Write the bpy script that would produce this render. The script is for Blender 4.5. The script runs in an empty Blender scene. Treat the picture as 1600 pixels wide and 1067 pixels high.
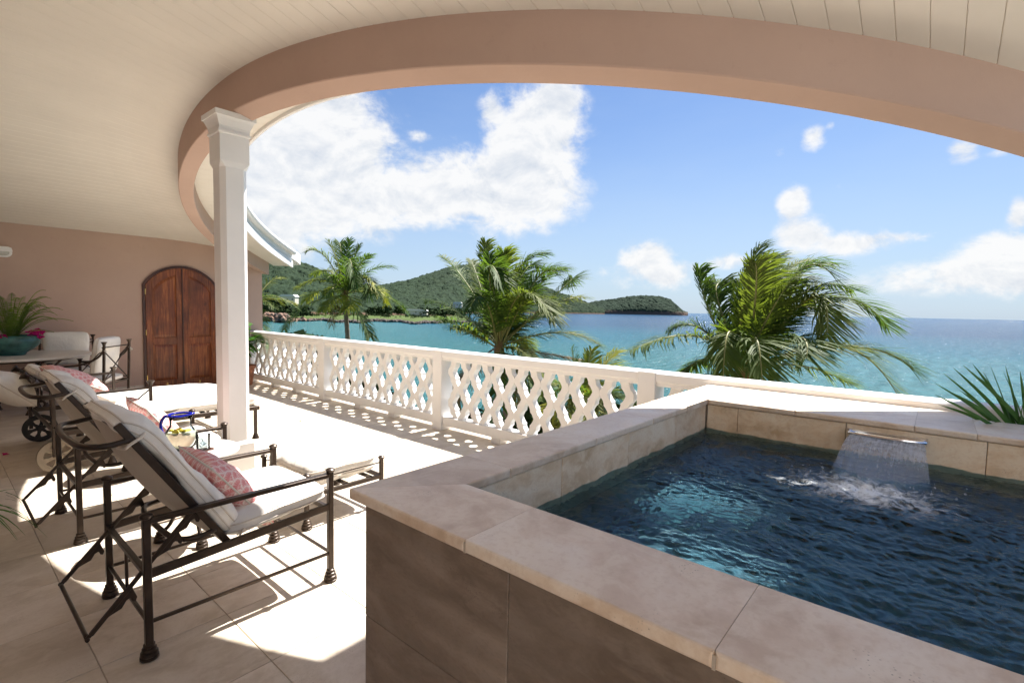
import bpy, bmesh, math, random
import numpy as np
from mathutils import Vector, Matrix
R = math.radians
random.seed(7); rng = np.random.default_rng(11)
sc = bpy.context.scene
col = sc.collection

# ------------------------------------------------------------------ camera
CAM = Vector((0, 0, 1.45)); F = 782.63
_yaw, _pit, _rol = 0.703372, -0.0637319, 0.0207110
_f = Vector((math.cos(_yaw)*math.cos(_pit), math.sin(_yaw)*math.cos(_pit), math.sin(_pit)))
_r0 = Vector((math.sin(_yaw), -math.cos(_yaw), 0)); _u0 = _r0.cross(_f)
_r = _r0*math.cos(_rol)+_u0*math.sin(_rol); _u = -_r0*math.sin(_rol)+_u0*math.cos(_rol)
cd = bpy.data.cameras.new("camera"); cam = bpy.data.objects.new("camera", cd); col.objects.link(cam)
cd.sensor_fit = 'HORIZONTAL'; cd.sensor_width = 36; cd.lens = F/1600*36
cd.clip_start = 0.05; cd.clip_end = 60000
cam.matrix_world = Matrix(((_r.x, _u.x, -_f.x, CAM.x), (_r.y, _u.y, -_f.y, CAM.y), (_r.z, _u.z, -_f.z, CAM.z), (0, 0, 0, 1)))
sc.camera = cam
def ray(px, py):
    return _f+_r*((px-800)/F)-_u*((py-533.5)/F)
def at(px, py, d):            # a point of the place seen at (px, py) of the photograph, d metres ahead
    return CAM+ray(px, py)*d

# ------------------------------------------------------------------ sun, sky, exposure
SUN = Vector((0.57, 0.02, 1)).normalized()
sl = bpy.data.lights.new("sun", 'SUN'); so = bpy.data.objects.new("sun", sl); col.objects.link(so)
sl.energy = 4.2; sl.angle = R(0.53); sl.color = (1, 0.965, 0.915)
so.rotation_euler = SUN.to_track_quat('Z', 'Y').to_euler(); so.location = (30, 0, 40)
SKY_STRENGTH = 0.065
CLOUD_GAIN = 4.6
sc.view_settings.view_transform = 'Standard'; sc.view_settings.look = 'None'
sc.view_settings.gamma = 1; sc.view_settings.use_curve_mapping = False
sc.view_settings.exposure = 1.72
sc.render.engine = 'CYCLES'
cy = sc.cycles
cy.use_denoising = True; cy.max_bounces = 14; cy.diffuse_bounces = 7; cy.glossy_bounces = 5
cy.transmission_bounces = 10; cy.transparent_max_bounces = 24; cy.caustics_reflective = False; cy.caustics_refractive = False
cy.sample_clamp_indirect = 8

def build_world():
    w = bpy.data.worlds.new("World"); sc.world = w; w.use_nodes = True
    nt = w.node_tree; nt.nodes.clear(); N = nt.nodes; L = nt.links
    out = N.new('ShaderNodeOutputWorld'); bg = N.new('ShaderNodeBackground'); L.new(bg.outputs[0], out.inputs[0])
    bg.inputs['Strength'].default_value = SKY_STRENGTH
    sky = N.new('ShaderNodeTexSky'); sky.sky_type = 'NISHITA'; sky.sun_disc = False
    sky.sun_elevation = math.asin(SUN.z); sky.sun_rotation = math.atan2(SUN.x, SUN.y)
    sky.air_density = 1.0; sky.dust_density = 0.7; sky.ozone_density = 1.3
    tc = N.new('ShaderNodeTexCoord')
    nrm = N.new('ShaderNodeVectorMath'); nrm.operation = 'NORMALIZE'; L.new(tc.outputs['Generated'], nrm.inputs[0])
    sep = N.new('ShaderNodeSeparateXYZ'); L.new(nrm.outputs[0], sep.inputs[0])
    def M(op, a, b=None, c=None, clamp=False):
        n = N.new('ShaderNodeMath'); n.operation = op; n.use_clamp = clamp
        for i, v in enumerate((a, b, c)):
            if v is None: continue
            if isinstance(v, (int, float)): n.inputs[i].default_value = v
            else: L.new(v, n.inputs[i])
        return n.outputs[0]
    az = M('ARCTAN2', sep.outputs[1], sep.outputs[0]); el = M('ARCSINE', sep.outputs[2])
    def noise(scale, detail, rough, off=(0, 0, 0), zs=1.0, dist=0.0):
        mp = N.new('ShaderNodeMapping'); mp.inputs['Location'].default_value = off; mp.inputs['Scale'].default_value = (1, 1, zs)
        L.new(nrm.outputs[0], mp.inputs[0])
        n = N.new('ShaderNodeTexNoise'); n.inputs['Scale'].default_value = scale; n.inputs['Detail'].default_value = detail
        n.inputs['Roughness'].default_value = rough; n.inputs['Distortion'].default_value = dist
        L.new(mp.outputs[0], n.inputs['Vector']); return n.outputs['Fac']
    # cumulus of this afternoon: (photo x, y, half width, half height, density)
    blobs = [(470, 235, 135, 110, 1.25), (400, 300, 100, 120, 1.2), (540, 185, 62, 62, .9), (560, 250, 62, 50, .85), (470, 310, 160, 64, 1.2), (600, 305, 125, 46, 1.15),
             (700, 300, 105, 48, 1.15), (790, 300, 98, 58, 1.2), (835, 235, 64, 88, 1.25), (865, 170, 46, 46, 1.15), (772, 175, 26, 36, .9),
             (660, 268, 45, 32, .85), (715, 255, 40, 32, .85), (655, 214, 24, 13, .55), (480, 350, 100, 34, .6), (445, 395, 60, 40, .5),
             (1272, 217, 22, 22, .72), (1298, 197, 10, 10, .5), (1218, 238, 16, 12, .4), (1505, 236, 30, 22, .75), (1560, 236, 28, 12, .5),
             (1240, 320, 26, 30, .85), (1255, 368, 48, 30, .85), (1330, 380, 90, 20, .8), (1420, 370, 60, 12, .65),
             (1010, 410, 46, 32, .9), (1040, 430, 80, 24, .8), (1130, 410, 40, 16, .75), (985, 445, 60, 14, .5), (700, 395, 80, 10, .3), (610, 460, 60, 14, .5),
             (1560, 400, 80, 40, .9), (1500, 430, 90, 32, .75), (1420, 440, 90, 30, .6), (1590, 340, 24, 30, .75), (1580, 440, 120, 30, .8), (1340, 450, 70, 18, .45),
             (1030, 300, 20, 8, .3), (985, 300, 14, 7, .3), (940, 425, 16, 14, .5), (1310, 290, 10, 9, .3)]
    dens = None
    for (px, py, hw, hh, a) in blobs:
        d = ray(px, py).normalized(); a0 = math.atan2(d.y, d.x); e0 = math.asin(d.z)
        d2 = ray(px+hw, py).normalized(); d3 = ray(px, py-hh).normalized()
        wx = max(abs(math.atan2(d2.y, d2.x)-a0), .004); wy = max(abs(math.asin(d3.z)-e0), .004)
        u = M('MULTIPLY', M('SUBTRACT', az, a0), 1/wx); v = M('MULTIPLY', M('SUBTRACT', el, e0), 1/wy)
        q = M('MULTIPLY_ADD', u, u, M('MULTIPLY', v, v))
        g = M('MULTIPLY', M('EXPONENT', M('MULTIPLY', q, -0.75)), a)
        dens = g if dens is None else M('SMOOTH_MAX', dens, g, 0.25)
    n1 = noise(9, 14, .62, (3.1, 1.7, .4), 1.5, .35)
    n2 = noise(30, 10, .6, (1.1, 5.7, 2.4), 1.4, .2)
    fld = M('ADD', M('MULTIPLY', M('SUBTRACT', n1, .5), 1.8), M('MULTIPLY', M('SUBTRACT', n2, .5), .95))
    # the same kind of scattered cumulus goes on over the rest of the sky
    far = N.new('ShaderNodeMapRange'); far.interpolation_type = 'SMOOTHSTEP'
    L.new(M('ABSOLUTE', M('SUBTRACT', az, .70)), far.inputs[0]); far.inputs[1].default_value = .95; far.inputs[2].default_value = 1.4
    scat = M('MULTIPLY', M('SUBTRACT', noise(2.6, 3, .5, (7, 2, 5), 1.6), .42), 2.2)
    dens = M('MAXIMUM', dens, M('MULTIPLY', M('MINIMUM', scat, .9), far.outputs[0]))
    cov = M('ADD', dens, M('MULTIPLY', fld, M('MINIMUM', M('MULTIPLY', dens, 1.4), .75)))
    mr = N.new('ShaderNodeMapRange'); mr.interpolation_type = 'SMOOTHSTEP'; L.new(cov, mr.inputs[0])
    mr.inputs[1].default_value = .28; mr.inputs[2].default_value = .76
    # shading of the cloud body: thick lower parts greyer, billows from a lit/unlit noise difference
    na = noise(9, 14, .62, (3.1, 1.7, .4+.03), 1.5, .35)
    dif = M('MULTIPLY', M('SUBTRACT', n1, na), 2.6)
    thick = N.new('ShaderNodeMapRange'); L.new(cov, thick.inputs[0]); thick.inputs[1].default_value = .55; thick.inputs[2].default_value = 1.5
    shade = M('SUBTRACT', M('ADD', 0.93, dif), M('MULTIPLY', thick.outputs[0], .20), clamp=True)
    cr = N.new('ShaderNodeMix'); cr.data_type = 'RGBA'; L.new(shade, cr.inputs['Factor'])
    cr.inputs['A'].default_value = (.56*CLOUD_GAIN, .64*CLOUD_GAIN, .76*CLOUD_GAIN, 1); cr.inputs['B'].default_value = (1.0*CLOUD_GAIN, 1.0*CLOUD_GAIN, 1.0*CLOUD_GAIN, 1)
    # thin veil of cirrus and the pale air near the horizon
    hz = N.new('ShaderNodeMapRange'); hz.interpolation_type = 'SMOOTHSTEP'; L.new(el, hz.inputs[0])
    hz.inputs[1].default_value = 0.0; hz.inputs[2].default_value = .42; hz.inputs[3].default_value = .70; hz.inputs[4].default_value = .04
    veil = M('ADD', hz.outputs[0], M('MULTIPLY', M('SUBTRACT', noise(4, 6, .6, (9, 9, 1), 3.0), .45), .22), clamp=True)
    m1 = N.new('ShaderNodeMix'); m1.data_type = 'RGBA'; L.new(veil, m1.inputs['Factor']); 
    tn = N.new('ShaderNodeMix'); tn.data_type = 'RGBA'; tn.blend_type = 'MULTIPLY'; tn.inputs['Factor'].default_value = 1; L.new(sky.outputs[0], tn.inputs['A']); tn.inputs['B'].default_value = (.42, .52, .66, 1)
    L.new(tn.outputs['Result'], m1.inputs['A'])
    m1.inputs['B'].default_value = (.62*CLOUD_GAIN, .76*CLOUD_GAIN, .93*CLOUD_GAIN, 1)
    m2 = N.new('ShaderNodeMix'); m2.data_type = 'RGBA'; L.new(M('MULTIPLY', mr.outputs[0], .96), m2.inputs['Factor'])
    L.new(m1.outputs['Result'], m2.inputs['A']); L.new(cr.outputs['Result'], m2.inputs['B'])
    L.new(m2.outputs['Result'], bg.inputs['Color'])
build_world()

# ------------------------------------------------------------------ mesh helpers
class MB:
    def __init__(s): s.v = []; s.f = []
    def add(s, vs, fs):
        o = len(s.v); s.v += [tuple(v) for v in vs]; s.f += [tuple(i+o for i in f) for f in fs]; return s
    def box(s, c, d, m=None):
        cx, cy_, cz = c; x, y, z = d[0]/2, d[1]/2, d[2]/2
        vs = [Vector((sx*x, sy*y, sz*z)) for sx in (-1, 1) for sy in (-1, 1) for sz in (-1, 1)]
        if m is not None: vs = [m @ v for v in vs]
        vs = [(v.x+cx, v.y+cy_, v.z+cz) for v in vs]
        return s.add(vs, [(0, 1, 3, 2), (4, 6, 7, 5), (0, 4, 5, 1), (2, 3, 7, 6), (0, 2, 6, 4), (1, 5, 7, 3)])
    def ab(s, a, b):
        return s.box([(p+q)/2 for p, q in zip(a, b)], [abs(q-p) for p, q in zip(a, b)])
    def bar(s, a, b, w, h=None, up=(0, 0, 1)):       # rectangular bar from a to b
        a = Vector(a); b = Vector(b); h = h or w; t = (b-a).normalized(); up = Vector(up)
        if abs(t.dot(up)) > .98: up = Vector((1, 0, 0))
        sd = t.cross(up).normalized()*(w/2); uu = sd.cross(t).normalized()*(h/2)
        vs = [p+i*sd+j*uu for p in (a, b) for i, j in ((-1, -1), (1, -1), (1, 1), (-1, 1))]
        return s.add(vs, [(3, 2, 1, 0), (4, 5, 6, 7), (0, 1, 5, 4), (1, 2, 6, 5), (2, 3, 7, 6), (3, 0, 4, 7)])
    def tube(s, path, r, n=8, closed=False, cap=True):
        P = [Vector(p) for p in path]; k = len(P); rs = r if isinstance(r, (list, tuple)) else [r]*k
        prev = None; vs = []
        for i, p in enumerate(P):
            if closed: t = (P[(i+1) % k]-P[i-1])
            else: t = P[min(i+1, k-1)]-P[max(i-1, 0)]
            t = t.normalized() if t.length > 1e-9 else Vector((0, 0, 1))
            if prev is None:
                a = Vector((0, 0, 1)) if abs(t.z) < .9 else Vector((1, 0, 0)); sd = t.cross(a).normalized()
            else:
                sd = (prev-t*prev.dot(t)).normalized()
            prev = sd; up = sd.cross(t)
            for j in range(n):
                an = 2*math.pi*j/n; vs.append(p+(sd*math.cos(an)+up*math.sin(an))*rs[i])
        fs = []
        for i in range(k if closed else k-1):
            a = i*n; b = ((i+1) % k)*n
            for j in range(n): fs.append((a+j, a+(j+1) % n, b+(j+1) % n, b+j))
        if cap and not closed: fs += [tuple(range(n-1, -1, -1)), tuple(range((k-1)*n, k*n))]
        return s.add(vs, fs)
    def lathe(s, prof, c=(0, 0, 0), n=16, m=None, caps=True):
        vs = []
        for (r, z) in prof:
            for j in range(n):
                a = 2*math.pi*j/n; v = Vector((r*math.cos(a), r*math.sin(a), z))
                if m is not None: v = m @ v
                vs.append((v.x+c[0], v.y+c[1], v.z+c[2]))
        fs = []
        for i in range(len(prof)-1):
            for j in range(n): fs.append((i*n+j, i*n+(j+1) % n, (i+1)*n+(j+1) % n, (i+1)*n+j))
        if caps: fs += [tuple(range(n-1, -1, -1)), tuple(range((len(prof)-1)*n, len(prof)*n))]
        return s.add(vs, fs)
    def prism(s, poly, a, b, f):                     # polygon (2D) extruded from a to b; f(u, v, w) places it
        n = len(poly); vs = [f(u, v, a) for u, v in poly]+[f(u, v, b) for u, v in poly]
        return s.add(vs, [tuple(range(n-1, -1, -1)), tuple(range(n, 2*n))]+[(i, (i+1) % n, n+(i+1) % n, n+i) for i in range(n)])
    def grid(s, f, nu, nv):
        o = [f(i/nu, j/nv) for i in range(nu+1) for j in range(nv+1)]
        return s.add(o, [(i*(nv+1)+j, (i+1)*(nv+1)+j, (i+1)*(nv+1)+j+1, i*(nv+1)+j+1) for i in range(nu) for j in range(nv)])
    def build(s, name, mat, parent=None, smooth=False, bevel=0, seg=1, loc=None, kind=None, auto=None, sel=None):
        me = bpy.data.meshes.new(name); me.from_pydata(s.v, [], s.f)
        bm = bmesh.new(); bm.from_mesh(me); bmesh.ops.recalc_face_normals(bm, faces=bm.faces)
        if bevel:
            es = [e for e in bm.edges if len(e.link_faces) == 2 and e.calc_face_angle(0) > .6 and (sel is None or sel((e.verts[0].co+e.verts[1].co)/2))]
            bmesh.ops.bevel(bm, geom=es, offset=bevel, segments=seg, profile=.5, affect='EDGES', clamp_overlap=True)
        bm.to_mesh(me); bm.free()
        if smooth:
            me.polygons.foreach_set('use_smooth', [True]*len(me.polygons))
            if auto: me.set_sharp_from_angle(angle=R(auto))
        me.materials.append(mat)
        o = bpy.data.objects.new(name, me); col.objects.link(o)
        if parent is not None: o.parent = parent
        if loc is not None: o.location = loc
        if kind: o['kind'] = kind
        return o
def tag(o, label=None, cat=None, group=None, kind=None):
    if label: o['label'] = label
    if cat: o['category'] = cat
    if group: o['group'] = group
    if kind: o['kind'] = kind
    return o
def thing(name, label, cat, loc=(0, 0, 0), rz=0, group=None):
    o = bpy.data.objects.new(name, None); col.objects.link(o); o.location = loc; o.rotation_euler = (0, 0, rz); o.empty_display_size = .1
    return tag(o, label, cat, group)
def copy_tree(o, parent=None):
    c = o.copy(); col.objects.link(c)
    if parent is not None: c.parent = parent
    for ch in list(o.children): copy_tree(ch, c)
    return c
def inst(name, mesh, parent, loc=(0, 0, 0), rz=0):
    o = bpy.data.objects.new(name, mesh); col.objects.link(o); o.parent = parent; o.location = loc; o.rotation_euler = (0, 0, rz); return o
def vnoise(x, y, seed=0):
    x = np.asarray(x, float); y = np.asarray(y, float)
    xi = np.floor(x).astype(np.int64); yi = np.floor(y).astype(np.int64); fx = x-xi; fy = y-yi
    fx = fx*fx*(3-2*fx); fy = fy*fy*(3-2*fy)
    def h(a, b):
        n = (a*374761393+b*668265263+seed*974634777) & 0x7fffffff
        n = ((n ^ (n >> 13))*1274126177) & 0x7fffffff
        return ((n ^ (n >> 16)) & 0xffff)/65535.0
    return (h(xi, yi)*(1-fx)+h(xi+1, yi)*fx)*(1-fy)+(h(xi, yi+1)*(1-fx)+h(xi+1, yi+1)*fx)*fy
def fbm(x, y, o=4, seed=0):
    s = 0; a = .5
    for i in range(o): s = s+a*vnoise(x*2**i, y*2**i, seed+i*17); a *= .5
    return s
def domes(x, y, seed=0):                             # crowns packed side by side: height of the nearest dome, 0..1
    xi = np.floor(x).astype(np.int64); yi = np.floor(y).astype(np.int64); best = np.zeros_like(x)
    def h(a, b, k):
        n = (a*374761393+b*668265263+(seed+k)*974634777) & 0x7fffffff
        n = ((n ^ (n >> 13))*1274126177) & 0x7fffffff
        return ((n ^ (n >> 16)) & 0xffff)/65535.0
    for dx in (-1, 0, 1):
        for dy in (-1, 0, 1):
            a = xi+dx; b = yi+dy
            px = a+.5+.8*(h(a, b, 1)-.5); py = b+.5+.8*(h(a, b, 2)-.5); r = .55+.4*h(a, b, 3)
            d2 = ((x-px)**2+(y-py)**2)/r**2
            best = np.maximum(best, np.sqrt(np.clip(1-d2, 0, 1))*(.5+.5*h(a, b, 4)))
    return best

# ------------------------------------------------------------------ materials
def mat(name):
    m = bpy.data.materials.new(name); m.use_nodes = True; nt = m.node_tree
    b = nt.nodes['Principled BSDF']; return m, nt, b
def nd(nt, t, **k):
    n = nt.nodes.new(t)
    for a, v in k.items():
        if hasattr(n, a): setattr(n, a, v)
        else: n.inputs[a].default_value = v
    return n
def coords(nt, scale=(1, 1, 1), kind='Object', rot=(0, 0, 0)):
    tc = nd(nt, 'ShaderNodeTexCoord'); mp = nd(nt, 'ShaderNodeMapping'); mp.inputs['Scale'].default_value = scale; mp.inputs['Rotation'].default_value = rot
    nt.links.new(tc.outputs[kind], mp.inputs[0]); return mp.outputs[0]
def world_coords(nt, scale=(1, 1, 1), rnd=0.0):
    g = nd(nt, 'ShaderNodeNewGeometry'); mp = nd(nt, 'ShaderNodeMapping'); mp.inputs['Scale'].default_value = scale
    nt.links.new(g.outputs['Position'], mp.inputs[0])
    if rnd:
        oi = nd(nt, 'ShaderNodeObjectInfo'); ml = nd(nt, 'ShaderNodeMath', operation='MULTIPLY'); ml.inputs[1].default_value = rnd
        nt.links.new(oi.outputs['Random'], ml.inputs[0]); ad = nd(nt, 'ShaderNodeVectorMath', operation='ADD')
        nt.links.new(mp.outputs[0], ad.inputs[0]); nt.links.new(ml.outputs[0], ad.inputs[1]); return ad.outputs[0]
    return mp.outputs[0]
def noise(nt, vec, scale, detail=4, rough=.5, dist=0):
    n = nd(nt, 'ShaderNodeTexNoise'); n.inputs['Scale'].default_value = scale; n.inputs['Detail'].default_value = detail
    n.inputs['Roughness'].default_value = rough; n.inputs['Distortion'].default_value = dist; nt.links.new(vec, n.inputs['Vector']); return n.outputs['Fac']
def ramp(nt, fac, stops):
    r = nd(nt, 'ShaderNodeValToRGB'); e = r.color_ramp.elements
    while len(e) < len(stops): e.new(.5)
    for i, (p, c) in enumerate(stops): e[i].position = p; e[i].color = (*c, 1) if len(c) == 3 else c
    nt.links.new(fac, r.inputs[0]); return r.outputs[0]
def mixc(nt, fac, a, b, mode='MIX'):
    m = nd(nt, 'ShaderNodeMix'); m.data_type = 'RGBA'; m.blend_type = mode
    for s, v in (('Factor', fac), ('A', a), ('B', b)):
        if isinstance(v, (int, float)): m.inputs[s].default_value = v
        elif isinstance(v, tuple): m.inputs[s].default_value = (*v, 1) if len(v) == 3 else v
        else: nt.links.new(v, m.inputs[s])
    return m.outputs['Result']
def math_(nt, op, a, b=0, clamp=False):
    m = nd(nt, 'ShaderNodeMath', operation=op); m.use_clamp = clamp
    for i, v in enumerate((a, b)):
        if isinstance(v, (int, float)): m.inputs[i].default_value = v
        else: nt.links.new(v, m.inputs[i])
    return m.outputs[0]
def bump(nt, b, h, strength=.3, dist=.01, prev=None):
    n = nd(nt, 'ShaderNodeBump'); n.inputs['Strength'].default_value = strength; n.inputs['Distance'].default_value = dist
    nt.links.new(h, n.inputs['Height'])
    if prev is not None: nt.links.new(prev, n.inputs['Normal'])
    if b is not None: nt.links.new(n.outputs[0], b.inputs['Normal'])
    return n.outputs[0]

def m_travertine(name, dark, mid, light, rough=.45, vein=(1, 1, 1), pits=True, rnd=7.0, waves=0.0, spec=.4):
    m, nt, b = mat(name); v = world_coords(nt, (1, 1, 1), rnd)
    mp = nd(nt, 'ShaderNodeMapping'); mp.inputs['Scale'].default_value = vein; nt.links.new(v, mp.inputs[0]); vv = mp.outputs[0]
    n1 = noise(nt, vv, 2.6, 8, .62, .8); n2 = noise(nt, vv, 11, 8, .65, .4); n3 = noise(nt, vv, 60, 3, .6)
    c = ramp(nt, n1, [(.36, dark), (.5, mid), (.62, light)])
    c = mixc(nt, math_(nt, 'MULTIPLY', ramp(nt, n2, [(.44, (0, 0, 0)), (.60, (1, 1, 1))]), .65), c, light)
    c = mixc(nt, math_(nt, 'MULTIPLY', ramp(nt, n3, [(.35, (1, 1, 1)), (.5, (0, 0, 0))]), .25), c, dark)
    oi = nd(nt, 'ShaderNodeObjectInfo'); tone = math_(nt, 'MULTIPLY_ADD', oi.outputs['Random'], .16); nt.nodes[-1].inputs[2].default_value = .92
    hs = nd(nt, 'ShaderNodeHueSaturation'); nt.links.new(c, hs.inputs['Color']); nt.links.new(tone, hs.inputs['Value'])
    c = hs.outputs[0]
    nrm = None
    if pits:
        vo = nd(nt, 'ShaderNodeTexVoronoi'); vo.inputs['Scale'].default_value = 120; nt.links.new(vv, vo.inputs['Vector'])
        area = ramp(nt, noise(nt, vv, 5, 4, .6), [(.56, (0, 0, 0)), (.66, (1, 1, 1))])
        pit = math_(nt, 'MULTIPLY', ramp(nt, vo.outputs['Distance'], [(.12, (1, 1, 1)), (.24, (0, 0, 0))]), area)
        c = mixc(nt, math_(nt, 'MULTIPLY', pit, .75), c, (dark[0]*.4, dark[1]*.38, dark[2]*.35))
        nrm = bump(nt, None, pit, -.35, .004)
    if waves:
        w = nd(nt, 'ShaderNodeTexWave', wave_type='BANDS', bands_direction='Z'); w.inputs['Scale'].default_value = 3.2; w.inputs['Distortion'].default_value = 5
        w.inputs['Detail'].default_value = 2; w.inputs['Detail Scale'].default_value = .7; nt.links.new(v, w.inputs['Vector'])
        nrm = bump(nt, None, w.outputs['Fac'], waves, .02, nrm)
        c = mixc(nt, math_(nt, 'MULTIPLY', w.outputs['Fac'], .22), c, dark)
    bump(nt, b, n2, .08, .004, nrm)
    nt.links.new(c, b.inputs['Base Color']); b.inputs['Specular IOR Level'].default_value = spec
    nt.links.new(ramp(nt, n2, [(.3, (rough-.1,)*3), (.7, (rough+.12,)*3)]), b.inputs['Roughness']); return m
def m_plain(name, c, rough=.5, metal=0, var=.06, scale=6, bmp=.1, bscale=60, spec=.5, bd=.003):
    m, nt, b = mat(name); v = world_coords(nt)
    n = noise(nt, v, scale, 6, .6); k = ramp(nt, n, [(.25, tuple(x*(1-var*2) for x in c)), (.75, tuple(min(1, x*(1+var)) for x in c))])
    nt.links.new(k, b.inputs['Base Color']); b.inputs['Roughness'].default_value = rough; b.inputs['Metallic'].default_value = metal
    b.inputs['Specular IOR Level'].default_value = spec
    if bmp: bump(nt, b, noise(nt, v, bscale, 4, .6), bmp, bd)
    return m
def m_stucco(name, c):
    m, nt, b = mat(name); v = world_coords(nt)
    n = noise(nt, v, 1.3, 6, .6); n2 = noise(nt, v, 14, 5, .65)
    k = ramp(nt, n, [(.3, tuple(x*.93 for x in c)), (.7, tuple(x*1.04 for x in c))])
    k = mixc(nt, math_(nt, 'MULTIPLY', ramp(nt, n2, [(.60, (0, 0, 0)), (.78, (1, 1, 1))]), .25), k, tuple(x*.75 for x in c))
    nt.links.new(k, b.inputs['Base Color']); b.inputs['Roughness'].default_value = .85; b.inputs['Specular IOR Level'].default_value = .2
    nr = bump(nt, None, noise(nt, v, 9, 3, .5), .12, .02)
    bump(nt, b, noise(nt, v, 150, 3, .6), .16, .003, nr); return m
def m_fabric(name, c, weave=420, dirt=.1):
    m, nt, b = mat(name); v = coords(nt)
    n = noise(nt, v, 5, 5, .6)
    k = ramp(nt, n, [(.3, tuple(x*(1-dirt) for x in c)), (.65, c)])
    nt.links.new(k, b.inputs['Base Color']); b.inputs['Roughness'].default_value = .9; b.inputs['Specular IOR Level'].default_value = .15
    b.inputs['Sheen Weight'].default_value = .15
    nr = bump(nt, None, noise(nt, v, 9, 4, .55, 1.2), .35, .03)
    bump(nt, b, noise(nt, v, weave, 2, .5), .12, .002, nr); return m
def m_scallop(name):
    m, nt, b = mat(name); v = coords(nt); s = nd(nt, 'ShaderNodeSeparateXYZ'); nt.links.new(v, s.inputs[0])
    S = 1/.062
    x = math_(nt, 'MULTIPLY', s.outputs[0], S); y = math_(nt, 'MULTIPLY', s.outputs[1], S*2)
    d_best = None
    row = math_(nt, 'FLOOR', y); fy = math_(nt, 'SUBTRACT', y, row)
    def cell(k):            # scale of row (row-k)
        r = math_(nt, 'SUBTRACT', row, k); par = math_(nt, 'MULTIPLY', math_(nt, 'FLOORED_MODULO', r, 2), .5)
        fx = math_(nt, 'SUBTRACT', math_(nt, 'FRACT', math_(nt, 'ADD', x, par)), .5)
        dy = math_(nt, 'MULTIPLY', math_(nt, 'ADD', fy, k), .5)
        return math_(nt, 'SQRT', math_(nt, 'ADD', math_(nt, 'MULTIPLY', fx, fx), math_(nt, 'MULTIPLY', dy, dy))), fx, dy
    d0, fx0, dy0 = cell(0); d1, fx1, dy1 = cell(1)
    inn = math_(nt, 'LESS_THAN', d1, .5)
    def sel(a, c): return math_(nt, 'ADD', math_(nt, 'MULTIPLY', a, inn), math_(nt, 'MULTIPLY', c, math_(nt, 'SUBTRACT', 1, inn)))
    d = sel(d1, d0); an = sel(math_(nt, 'ARCTAN2', fx1, dy1), math_(nt, 'ARCTAN2', fx0, dy0))
    fan = math_(nt, 'MULTIPLY_ADD', math_(nt, 'SINE', math_(nt, 'MULTIPLY', an, 16)), .5); nt.nodes[-1].inputs[2].default_value = .5
    c = ramp(nt, d, [(.0, (.62, .10, .12)), (.20, (.66, .16, .17)), (.36, (.70, .30, .28)), (.44, (.80, .62, .57)), (.47, (.82, .74, .68)), (.5, (.70, .28, .27))])
    c = mixc(nt, math_(nt, 'MULTIPLY', fan, .45), c, (.82, .70, .64))
    nt.links.new(c, b.inputs['Base Color']); b.inputs['Roughness'].default_value = .9; b.inputs['Specular IOR Level'].default_value = .15
    bump(nt, b, noise(nt, v, 10, 4, .6, 1), .3, .02); return m
def m_wood(name, a, c, d):
    m, nt, b = mat(name); v = world_coords(nt, (14, 14, 1.1), 3.0)
    n = noise(nt, v, 1.6, 8, .65, 1.2); n2 = noise(nt, world_coords(nt, (1, 1, 1), 5.0), 2.2, 5, .6)
    k = ramp(nt, n, [(.3, a), (.5, c), (.7, d)])
    k = mixc(nt, math_(nt, 'MULTIPLY', ramp(nt, n2, [(.35, (1, 1, 1)), (.6, (0, 0, 0))]), .55), k, tuple(x*.45 for x in a))
    nt.links.new(k, b.inputs['Base Color']); b.inputs['Roughness'].default_value = .42
    bump(nt, b, n, .15, .003); return m
def m_leaf(name, a, c, tip=None, trans=.35):
    m, nt, b = mat(name); oi = nd(nt, 'ShaderNodeObjectInfo'); v = world_coords(nt)
    n = noise(nt, v, 3.5, 4, .6); k = mixc(nt, ramp(nt, n, [(.3, (0, 0, 0)), (.7, (1, 1, 1))]), a, c)
    if tip:
        rr = ramp(nt, oi.outputs['Random'], [(.55, (0, 0, 0)), (1, (1, 1, 1))]); k = mixc(nt, math_(nt, 'MULTIPLY', rr, .7), k, tip)
    nt.links.new(k, b.inputs['Base Color']); b.inputs['Roughness'].default_value = .55; b.inputs['Specular IOR Level'].default_value = .16
    tr = nd(nt, 'ShaderNodeBsdfTranslucent'); tk = mixc(nt, 1.0, k, (1.6, 1.75, .7), 'MULTIPLY'); nt.links.new(tk, tr.inputs[0])
    mx = nd(nt, 'ShaderNodeMixShader'); mx.inputs[0].default_value = trans
    nt.links.new(b.outputs[0], mx.inputs[1]); nt.links.new(tr.outputs[0], mx.inputs[2]); nt.links.new(mx.outputs[0], nt.nodes['Material Output'].inputs[0]); return m
def m_glass(name, c, rough=0.0, ior=1.45):
    m, nt, b = mat(name); nt.nodes.remove(b)
    fr = nd(nt, 'ShaderNodeFresnel'); fr.inputs[0].default_value = ior
    lw = nd(nt, 'ShaderNodeLayerWeight'); lw.inputs[0].default_value = .35
    tc = mixc(nt, lw.outputs['Facing'], c, tuple(x**1.5*.97 for x in c))
    tp = nd(nt, 'ShaderNodeBsdfTransparent'); nt.links.new(tc, tp.inputs[0]); gl = nd(nt, 'ShaderNodeBsdfGlossy'); gl.inputs['Roughness'].default_value = .03
    mx = nd(nt, 'ShaderNodeMixShader'); nt.links.new(fr.outputs[0], mx.inputs[0]); nt.links.new(tp.outputs[0], mx.inputs[1]); nt.links.new(gl.outputs[0], mx.inputs[2])
    nt.links.new(mx.outputs[0], nt.nodes['Material Output'].inputs[0]); return m
T_FLOOR = m_travertine('travertine_floor', (.50, .415, .315), (.585, .50, .395), (.675, .595, .495), .42, (1, 1.5, 1), waves=0)
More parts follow.
